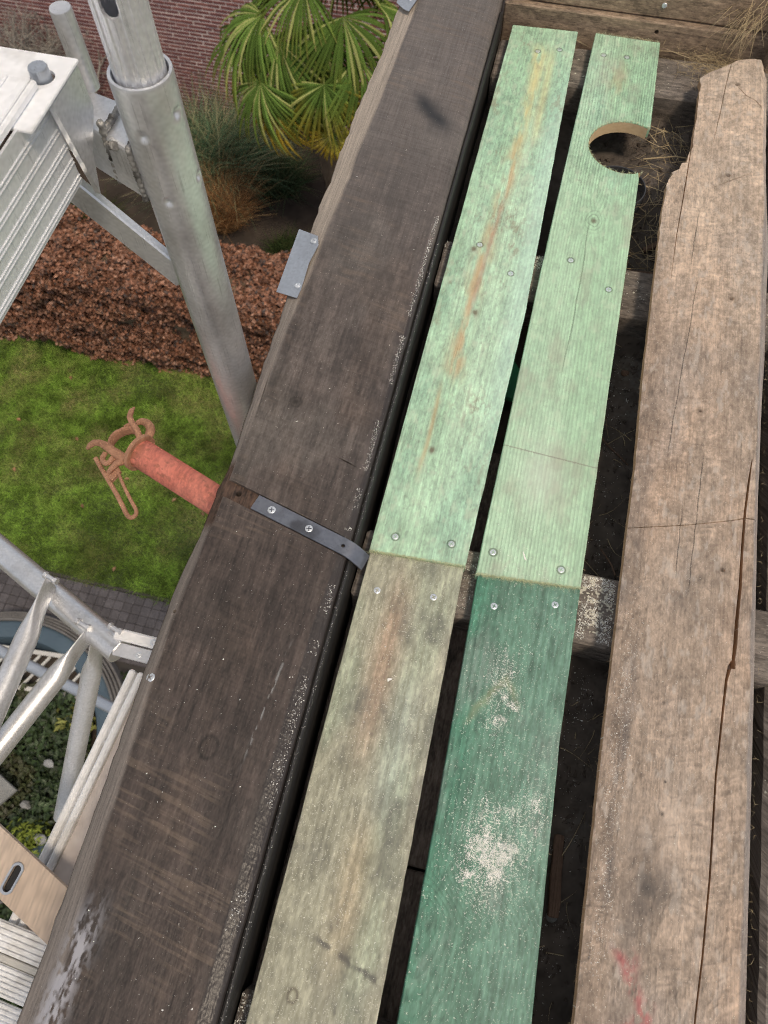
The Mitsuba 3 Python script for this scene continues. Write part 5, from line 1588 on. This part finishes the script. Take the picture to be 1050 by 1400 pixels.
# leaves helper
def leaf_cloud(c, nrm, size, cols, seed, aspect=0.6):
    r = np.random.default_rng(seed)
    n = len(c)
    a = np.cross(nrm, r.normal(size=(n, 3)))
    a /= np.linalg.norm(a, axis=1, keepdims=True) + 1e-9
    b = np.cross(nrm, a)
    s = np.broadcast_to(size, (n,))[:, None]
    V = np.stack([c - a * s, c + b * s * aspect + nrm * s * 0.15, c + a * s, c - b * s * aspect + nrm * s * 0.15], 1).reshape(-1, 3)
    f = np.array([[0, 1, 2], [0, 2, 3]])
    F = (np.arange(n)[:, None, None] * 4 + f[None]).reshape(-1, 3)
    return trimesh.Trimesh(V, F, process=False), np.repeat(cols, 4, 0)


def unit(v):
    return v / (np.linalg.norm(v, axis=1, keepdims=True) + 1e-9)


# beech hedge
hedge = thing('beech_hedge', 'clipped hedge of dry copper brown leaves along the lawn', 'hedge')
hx0, hx1, hy0, hy1, hz0, hz1 = -10.5, -0.3, 5.70, 6.84, GZ, GZ + 1.70
obj('branches', rough_timber(hx0 + 0.1, hx1 - 0.1, hy0 + 0.13, hy1 - 0.13, hz0, hz1 - 0.13, 5.0, 0.06, 0.1, 0, 0.12), 'mat_fibre', hedge)
r = np.random.default_rng(81)
n = 190000
u = r.random(n)
px = r.uniform(hx0, hx1, n)
pk = r.random(n)
top = pk < 0.40
py = np.where(top, r.uniform(hy0, hy1, n), hy0)
pz = np.where(top, hz1, r.uniform(hz0 + 0.02, hz1, n))
back = pk > 0.92
py = np.where(back, hy1, py)
nr = np.where(top[:, None], [0, 0, 1.0], np.where(back[:, None], [0, 1.0, 0], [0, -1.0, 0]))
P_ = np.c_[px, py, pz]
bump_ = meshkit.fbm(P_ * 2.6, 4, 7)
dep = (bump_ - 0.5) * 0.55 + (meshkit.fbm(P_ * 8.0, 2, 9) - 0.5) * 0.22 - r.random(n) ** 1.6 * 0.20
P_ = P_ + nr * dep[:, None]
rn = unit(nr * 0.9 + r.normal(0, 0.6, (n, 3)))
cc = np.array([0.27, 0.125, 0.075]) * (0.42 + 1.0 * r.random(n))[:, None]
lt = r.random(n) < 0.16
cc[lt] = np.array([0.44, 0.245, 0.165]) * (0.7 + 0.6 * r.random(lt.sum()))[:, None]
dk_ = r.random(n) < 0.14
cc[dk_] = np.array([0.075, 0.055, 0.048])
m, c_ = leaf_cloud(P_, rn, r.uniform(0.018, 0.038, n), cc, 82, 0.62)
obj('foliage', m, 'mat_leaf', hedge, smooth=False, color=c_, kind='stuff', label='dry copper beech leaves')
tw_n = 900
P2 = np.c_[r.uniform(hx0, hx1, tw_n), r.uniform(hy0, hy1, tw_n), np.full(tw_n, hz1 - 0.1)]
tw, _ = strands(P2, unit(r.normal(0, 0.5, (tw_n, 3)) + [0, 0, 1.0]), r.uniform(0.1, 0.24, tw_n), 0.003, r.normal(0, 0.03, (tw_n, 3)), 83, 2)
obj('twigs', tw, 'mat_fibre', hedge, kind='stuff')

# brick wall
wall = thing('brick_house', 'house wall of narrow red bricks behind the palm', 'house')
WY, CH, BL = 11.0, 0.062, 0.205
wp = obj('wall', box(-13.5, 14.0, WY + 0.004, WY + 0.30, GZ - 0.1, GZ + 6.2), 'mat_mortar', wall)
bk = box(-BL / 2 + 0.006, BL / 2 - 0.006, -0.003, 0.06, 0, CH - 0.023, 0.002)
BD = {m_: mikit.ply(bk, m_) for m_ in ('mat_brick', 'mat_brick_dark', 'mat_brick_light')}
r = np.random.default_rng(91)
cand = []
for j in range(100):
    for i in range(133):
        cand.append((-13.4 + BL * i + BL / 2 * (j % 2) + r.normal(0, 0.004), GZ + CH * j))
score = lambda q: abs((q[0] + 5.35) / 0.85) + abs((q[1] + 6.15) / 1.0) if True else 0
cand.sort(key=score)
rest = {m_: [] for m_ in BD}
for c, (x, z) in enumerate(cand):
    w = r.random()
    m_ = 'mat_brick_dark' if w < 0.36 else ('mat_brick_light' if w > 0.80 else 'mat_brick')
    y = WY + r.normal(0, 0.0015)
    if c < 300:
        q = fast_number(wp + '__brick')
        scene[q] = {**BD[m_], 'to_world': T().translate([x, y, z])}
    else:
        rest[m_].append((x, y, z))
bk = box(-BL / 2 + 0.006, BL / 2 - 0.006, -0.003, 0.06, 0, CH - 0.023)
for m_, L_ in rest.items():
    L_ = np.array(L_)
    V = (bk.vertices[None] + L_[:, None]).reshape(-1, 3)
    F = (bk.faces[None] + (np.arange(len(L_)) * len(bk.vertices))[:, None, None]).reshape(-1, 3)
    obj('outer_bricks', trimesh.Trimesh(V, F, process=False), m_, wp, kind='stuff')

# fan palm
palm = thing('fan_palm', 'fan palm with drooping green fronds yellowing at the tips by the brick wall', 'palm')
pcx, pcy, pcz = -2.95, 9.05, -5.35
tr = tube([(pcx + 0.1 * math.sin(z * 1.3), pcy, z) for z in np.linspace(GZ, pcz - 0.05, 16)], np.linspace(0.15, 0.11, 16), 20)
tr.vertices += (meshkit.fbm(tr.vertices * 14, 3)[:, None] - 0.5) * 0.06
obj('trunk', tr, 'mat_fibre', palm, smooth=True)


def fan(seed, L=0.80, nseg=36, spread=3.3, droop=0.42, yellow=0.0, dead=False):
    """hub at the origin, the leaf in the xy plane with its tip along +x"""
    r = np.random.default_rng(seed)
    V, F, Cc = [], [], []
    for i in range(nseg):
        a = -spread / 2 + spread * i / (nseg - 1) + r.normal(0, 0.02)
        l = L * (0.80 + 0.20 * math.cos(a * 0.9)) * r.uniform(0.90, 1.08)
        dx, dy = math.cos(a), math.sin(a)
        g = np.array([0.135, 0.225, 0.050]) * r.uniform(0.45, 1.5)
        if dead:
            g = np.array([0.26, 0.18, 0.10]) * r.uniform(0.5, 1.3)
        elif r.random() < 0.15:
            g = np.array([0.46, 0.50, 0.18]) * r.uniform(0.8, 1.2)  # pale segments: shine of the leaves put into their colour
        ye = np.array([0.74, 0.52, 0.07])
        dr_ = droop * r.uniform(0.75, 1.45)
        ts = [0, 0.12, 0.30, 0.48, 0.62, 0.76, 0.88, 1.0]
        b0 = len(V)
        half = math.tan(spread / (nseg - 1) / 2)
        off = r.normal(0, 0.012)
        for t in ts:
            rad = l * t
            w = min(rad * half * 1.0, 0.030) * (1 if t < 0.50 else max(0.10, 1 - 0.88 * (t - 0.50) / 0.50))
            z = -dr_ * L * max(0, t - 0.25) ** 2 * 1.5 + off * t
            cx_, cy_ = dx * rad * (1 - 0.12 * dr_ * t), dy * rad * (1 - 0.12 * dr_ * t)
            fold = 0.95 * w
            V += [(cx_ - dy * w, cy_ + dx * w, z - fold), (cx_, cy_, z), (cx_ + dy * w, cy_ - dx * w, z - fold)]
            k = np.clip((t - 0.62 + 0.5 * yellow) / 0.45, 0, 1) * (0.12 + 0.88 * yellow) * r.uniform(0.6, 1.1)
            col = g * (1 - k) + ye * k
            if t > 0.95:
                col = col * 0.5 + np.array([0.24, 0.15, 0.08]) * 0.5
            Cc += [col] * 3
        for s in range(len(ts) - 1):
            q = b0 + 3 * s
            F += [[q, q + 1, q + 4], [q, q + 4, q + 3], [q + 1, q + 2, q + 5], [q + 1, q + 5, q + 4]]
    return trimesh.Trimesh(V, F, process=False), np.array(Cc)


FANS = {}
for nm, (sd, dp_, ye) in {'g': (1, 0.45, 0.05), 'k': (11, 0.55, 0.02), 'h': (5, 0.6, 0.15), 'j': (17, 0.75, 0.3), 'm': (2, 0.68, 0.5), 'y': (3, 0.75, 1.0), 'z': (23, 0.9, 0.8), 'd': (9, 1.1, 0.0)}.items():
    m, c_ = fan(sd, droop=dp_, yellow=ye, dead=nm == 'd', nseg=36 if nm != 'd' else 22, spread=3.3 if nm in 'ghmy' else 2.9)
    FANS[nm] = mikit.ply(m, 'mat_palm', smooth=False, color=c_)


def place_fan(hub, tipdir, nrm, kind, scale=1.0):
    x = np.array(tipdir, float)
    x /= np.linalg.norm(x)
    z = np.array(nrm, float)
    z = z - x * (z @ x)
    z /= np.linalg.norm(z)
    y = np.cross(z, x)
    M = np.eye(4)
    M[:3, 0], M[:3, 1], M[:3, 2], M[:3, 3] = x * scale, y * scale, z * scale, hub
    q = fast_number(palm + '__frond')
    scene[q] = {**FANS[kind], 'to_world': T(M)}
    cpt = np.array([pcx, pcy, pcz])
    h = np.array(hub)
    mid = (cpt + h) / 2 + np.array([0, 0, 0.10])
    obj('stalk', tube([cpt, mid, h], [0.014, 0.011, 0.008], 8), 'mat_stalk', palm, smooth=True)


mat('mat_stalk', (0.16, 0.19, 0.05), 0.6)
# hubs above and around the crown: (hub, tip direction, upper side)
for hub, td, nm, kd, s in (
        ((-3.34, 8.50, -4.84), (-0.02, -0.70, -0.68), (-0.08, -0.60, 0.78), 'g', 1.12),
        ((-2.95, 8.75, -4.72), (0.20, -0.70, -0.66), (0.12, -0.55, 0.82), 'k', 1.15),
        ((-2.72, 8.25, -5.12), (0.12, -0.66, -0.75), (0.1, -0.70, 0.70), 'm', 1.0),
        ((-3.55, 8.25, -5.22), (-0.30, -0.55, -0.78), (-0.3, -0.72, 0.62), 'h', 1.05),
        ((-3.80, 8.70, -4.90), (-0.75, -0.50, -0.50), (-0.45, -0.5, 0.75), 'h', 1.12),
        ((-3.60, 8.75, -4.70), (-0.65, -0.55, -0.30), (-0.3, -0.4, 0.85), 'k', 1.05),
        ((-3.15, 8.30, -5.20), (-0.05, -0.55, -0.82), (-0.1, -0.75, 0.62), 'j', 1.05),
        ((-2.62, 8.20, -5.74), (0.15, -0.35, -0.92), (0.1, -0.88, 0.45), 'y', 0.72),
        ((-3.42, 8.25, -5.50), (-0.22, -0.40, -0.90), (-0.2, -0.88, 0.42), 'y', 0.98),
        ((-3.72, 8.60, -5.35), (-0.55, -0.30, -0.8), (-0.55, -0.65, 0.55), 'z', 0.92),
        ((-3.05, 8.30, -5.45), (0.05, -0.40, -0.92), (0.0, -0.90, 0.42), 'j', 0.9),
        ((-2.38, 8.65, -5.00), (0.75, -0.40, -0.5), (0.5, -0.4, 0.75), 'g', 1.1),
        ((-2.60, 8.80, -4.62), (0.45, -0.60, -0.4), (0.25, -0.4, 0.85), 'g', 1.1),
        ((-2.85, 9.45, -4.60), (0.1, 0.7, -0.4), (0.0, 0.4, 0.9), 'g', 1.1),
        ((-3.50, 9.35, -4.70), (-0.7, 0.5, -0.4), (-0.4, 0.3, 0.9), 'g', 1.1),
        ((-2.30, 9.35, -4.75), (0.7, 0.5, -0.4), (0.4, 0.3, 0.9), 'g', 1.1),
        ((-3.10, 8.95, -4.45), (-0.4, -0.5, -0.1), (-0.1, -0.2, 1.0), 'g', 1.0),
        ((-2.75, 8.65, -5.55), (0.3, -0.35, -0.88), (0.3, -0.88, 0.35), 'm', 0.85),
        ((-3.05, 8.85, -5.85), (0.0, -0.35, -0.95), (0, -0.95, 0.3), 'z', 0.7),
        ((-3.15, 8.75, -5.75), (-0.25, -0.25, -0.95), (-0.2, -0.95, 0.25), 'd', 0.85),
        ((-2.75, 8.80, -5.80), (0.25, -0.2, -0.95), (0.2, -0.95, 0.25), 'd', 0.8),
        ((-3.35, 8.85, -5.70), (-0.5, -0.1, -0.85), (-0.5, -0.8, 0.3), 'd', 0.85),
        ((-2.95, 8.60, -5.30), (0.1, -0.45, -0.88), (0.05, -0.88, 0.45), 'k', 0.95),
        ((-3.25, 8.60, -5.05), (-0.25, -0.55, -0.80), (-0.2, -0.78, 0.55), 'j', 1.0)):
    place_fan(hub, td, nm, kd, s)

# grasses
def clump(name, label, c, rad, n, L0, L1, cols, seed, spread=0.9, w=0.006, droop=0.45, top=None):
    r = np.random.default_rng(seed)
    a, q = r.uniform(0, 2 * PI, n), rad * np.sqrt(r.random(n))
    roots = np.c_[c[0] + q * np.cos(a) * 0.5, c[1] + q * np.sin(a) * 0.5, np.full(n, GZ)]
    t = r.uniform(0, spread, n)
    b = r.uniform(0, 2 * PI, n)
    d = unit(np.c_[np.cos(b) * t, np.sin(b) * t, np.ones(n)])
    L = r.uniform(L0, L1, n)
    bend = np.c_[np.cos(b) * L * droop * 0.6, np.sin(b) * L * droop * 0.6, -L * droop * r.uniform(0.2, 1.2, n)]
    m, k = strands(roots, d, L, w, bend, seed, 5)
    cc = np.array(cols)[r.integers(0, len(cols), n)] * r.uniform(0.6, 1.35, n)[:, None]
    single(name, m, 'mat_blade', label, 'ornamental grass', smooth=True, color=np.repeat(cc, k, 0))


clump('grass_clump', 'arching blue green grass tuft in front of the brick wall', (-5.30, 9.70), 1.0, 3000, 0.8, 1.7, [(0.17, 0.28, 0.16), (0.24, 0.33, 0.19), (0.11, 0.19, 0.115), (0.42, 0.40, 0.24)], 101, 0.95, 0.009, 0.5)
clump('grass_clump', 'bronze brown grass tuft just behind the hedge', (-4.75, 8.75), 0.55, 2600, 0.5, 1.15, [(0.50, 0.27, 0.12), (0.38, 0.21, 0.10), (0.62, 0.42, 0.22), (0.22, 0.15, 0.09)], 102, 0.75, 0.005, 0.35)
clump('grass_clump', 'low green grass tuft on the far left behind the hedge', (-6.9, 8.1), 0.9, 2200, 0.15, 0.5, [(0.07, 0.10, 0.03), (0.10, 0.13, 0.045), (0.05, 0.07, 0.025)], 103, 1.2, 0.007, 0.4)
clump('grass_clump', 'small green tuft at the hedge end beside the beam', (-3.6, 8.3), 0.5, 900, 0.15, 0.45, [(0.05, 0.08, 0.03), (0.08, 0.10, 0.04)], 105, 1.2, 0.006, 0.4)
clump('grass_clump', 'dark green strappy tuft under the palm fronds', (-4.15, 9.75), 0.7, 900, 0.4, 0.9, [(0.06, 0.11, 0.055), (0.09, 0.14, 0.07), (0.14, 0.15, 0.08)], 106, 1.0, 0.010, 0.5)
r = np.random.default_rng(104)
for i, (x, y, dx) in enumerate(((-5.55, 9.6, 0.42), (-5.6, 9.75, 0.3))):
    z0 = GZ + 0.2
    single('dry_stalk', tube([(x - dx * 1.5, y + 0.5, z0 + 2.2), (x - dx * 0.7, y + 0.25, z0 + 1.3), (x, y, z0)], 0.008, 6), 'mat_straw', ('long dry stalk leaning from the blue green grass', 'shorter dry stalk leaning from the blue green grass, on its left')[i], 'stalk', smooth=True)

# bare shrub at the upper left
shrub = thing('bare_shrub', 'tangle of bare grey twigs at the upper left against the wall', 'shrub')
r = np.random.default_rng(111)


def grow(p, d, L, rad, depth, out):
    k = 5
    pts = [p]
    for i in range(k):
        d = d + r.normal(0, 0.16, 3)
        d /= np.linalg.norm(d)
        pts.append(pts[-1] + d * L / k)
    out.append(tube(pts, np.linspace(rad, rad * 0.6, k + 1), 6 if depth < 2 else 4))
    if depth < 4:
        for _ in range(4 if depth < 3 else 3):
            i = int(r.integers(2, k + 1))
            nd = d + r.normal(0, 0.55, 3)
            nd /= np.linalg.norm(nd)
            grow(pts[i], nd, L * r.uniform(0.55, 0.85), rad * 0.55, depth + 1, out)


for nm, pos in [('stem', q_) for q_ in ((-8.6, 10.35), (-9.3, 10.0), (-7.9, 10.5), (-9.9, 10.4), (-8.9, 10.6), (-8.2, 10.2), (-9.0, 10.2), (-9.6, 10.6), (-7.6, 10.65), (-8.4, 10.65), (-10.3, 10.1), (-8.75, 9.8))]:
    out = []
    grow(np.array([*pos, GZ]), np.array([r.normal(0, 0.2), r.normal(0, 0.1), 1.0]), 0.9, 0.045, 0, out)
    obj(nm, cat(out), 'mat_bark', shrub, smooth=True)

# undergrowth, lower left
r = np.random.default_rng(121)
n = 42000
x, y = r.uniform(-5.6, -1.8, n), r.uniform(-3.0, 1.33, n)
inp = np.hypot(x - pc[0], y - pc[1])
hgt = 0.10 + 0.45 * meshkit.fbm(np.c_[x * 1.5, y * 1.5, x * 0], 3, 4)
ok = ((inp < 1.22) & (y < 0.95)) | (inp > 1.66)
x, y, hgt, inp = x[ok], y[ok], hgt[ok], inp[ok]
n = len(x)
z = GZ + np.where(inp < 1.22, 0.09, 0.0) + hgt * r.random(n) ** 0.5
g = np.array([0.024, 0.040, 0.014]) * (0.4 + 1.2 * r.random(n))[:, None]
pat = meshkit.fbm(np.c_[x * 2.3, y * 2.3, x * 0 + 4], 3, 8)
g = g * (0.5 + 1.3 * pat[:, None]) + np.array([0.03, 0.022, 0.012]) * (pat < 0.42)[:, None]
m, c_ = leaf_cloud(np.c_[x, y, z], unit(r.normal(0, 0.6, (n, 3)) + [0, 0, 1.0]), r.uniform(0.02, 0.05, n), g, 122, 0.6)
single('groundcover', m, 'mat_leaf', 'dark green leafy groundcover below the scaffold', 'groundcover', kind='stuff', color=c_)


def bush(name, label, c, rad, h, n, col, seed, size=(0.02, 0.05), stretch=1.0):
    r = np.random.default_rng(seed)
    q = unit(r.normal(size=(n, 3))) * (r.random(n) ** 0.45)[:, None] * np.array([rad, rad * stretch, h / 2])
    P = q + np.array([c[0], c[1], GZ + 0.1 + h / 2])
    cc = np.array(col) * r.uniform(0.5, 1.4, n)[:, None]
    m, c_ = leaf_cloud(P, unit(q + r.normal(0, 0.5, (n, 3)) * rad + [0, 0, 0.3]), r.uniform(*size, n), cc, seed + 1, 0.3)
    b = thing(name, label, 'shrub')
    obj('foliage', m, 'mat_blade', b, smooth=True, color=c_, kind='stuff')
    obj('stem', tube([(c[0], c[1], GZ - 0.05), (c[0], c[1], GZ + 0.1 + h / 2)], 0.015, 8), 'mat_bark', b, smooth=True)


bush('leafy_shrub', 'sprig of yellow green leaves behind the third brace', (-3.80, 0.66), 0.24, 0.4, 90, (0.30, 0.31, 0.10), 131, (0.04, 0.09))
bush('leafy_shrub', 'bright lime leaved shrub above the hatch panel', (-3.78, -0.72), 0.34, 0.5, 900, (0.30, 0.36, 0.07), 133, (0.02, 0.05))
sl = slab(np.array([(-5.3, -0.75), (-4.32, -0.62), (-4.05, -0.18), (-4.6, 0.05), (-5.3, 0.1)]), GZ + 0.45, GZ + 0.50, 0.008)
ss = thing('stone_slab', 'grey stone slab corner above the dark groundcover at the left edge', 'slab')
obj('top', sl, 'mat_slab', ss)
obj('foot', box(-5.1, -4.45, -0.5, -0.05, GZ - 0.05, GZ + 0.449), 'mat_slab', ss)
for i, (x, y, s, lb) in enumerate(((-3.85, 0.155, 0.060, 'whitish stone among the groundcover, upper of two'), (-3.92, -0.30, 0.06, 'greyish stone among the groundcover, lower of two'), (-3.62, -0.58, 0.075, 'pale stone beside the lime leaved shrub'))):
    pr = np.random.default_rng(140 + i).normal(size=(16, 3))
    pr /= np.linalg.norm(pr, axis=1, keepdims=True)
    ic = trimesh.convex.convex_hull(pr * s * np.array([1.2, 0.8, 0.6]))
    ic.apply_translation([x, y, GZ + 0.42])
    single('garden_stone', ic, 'mat_stone' if i != 1 else 'mat_slab', lb, 'stone')
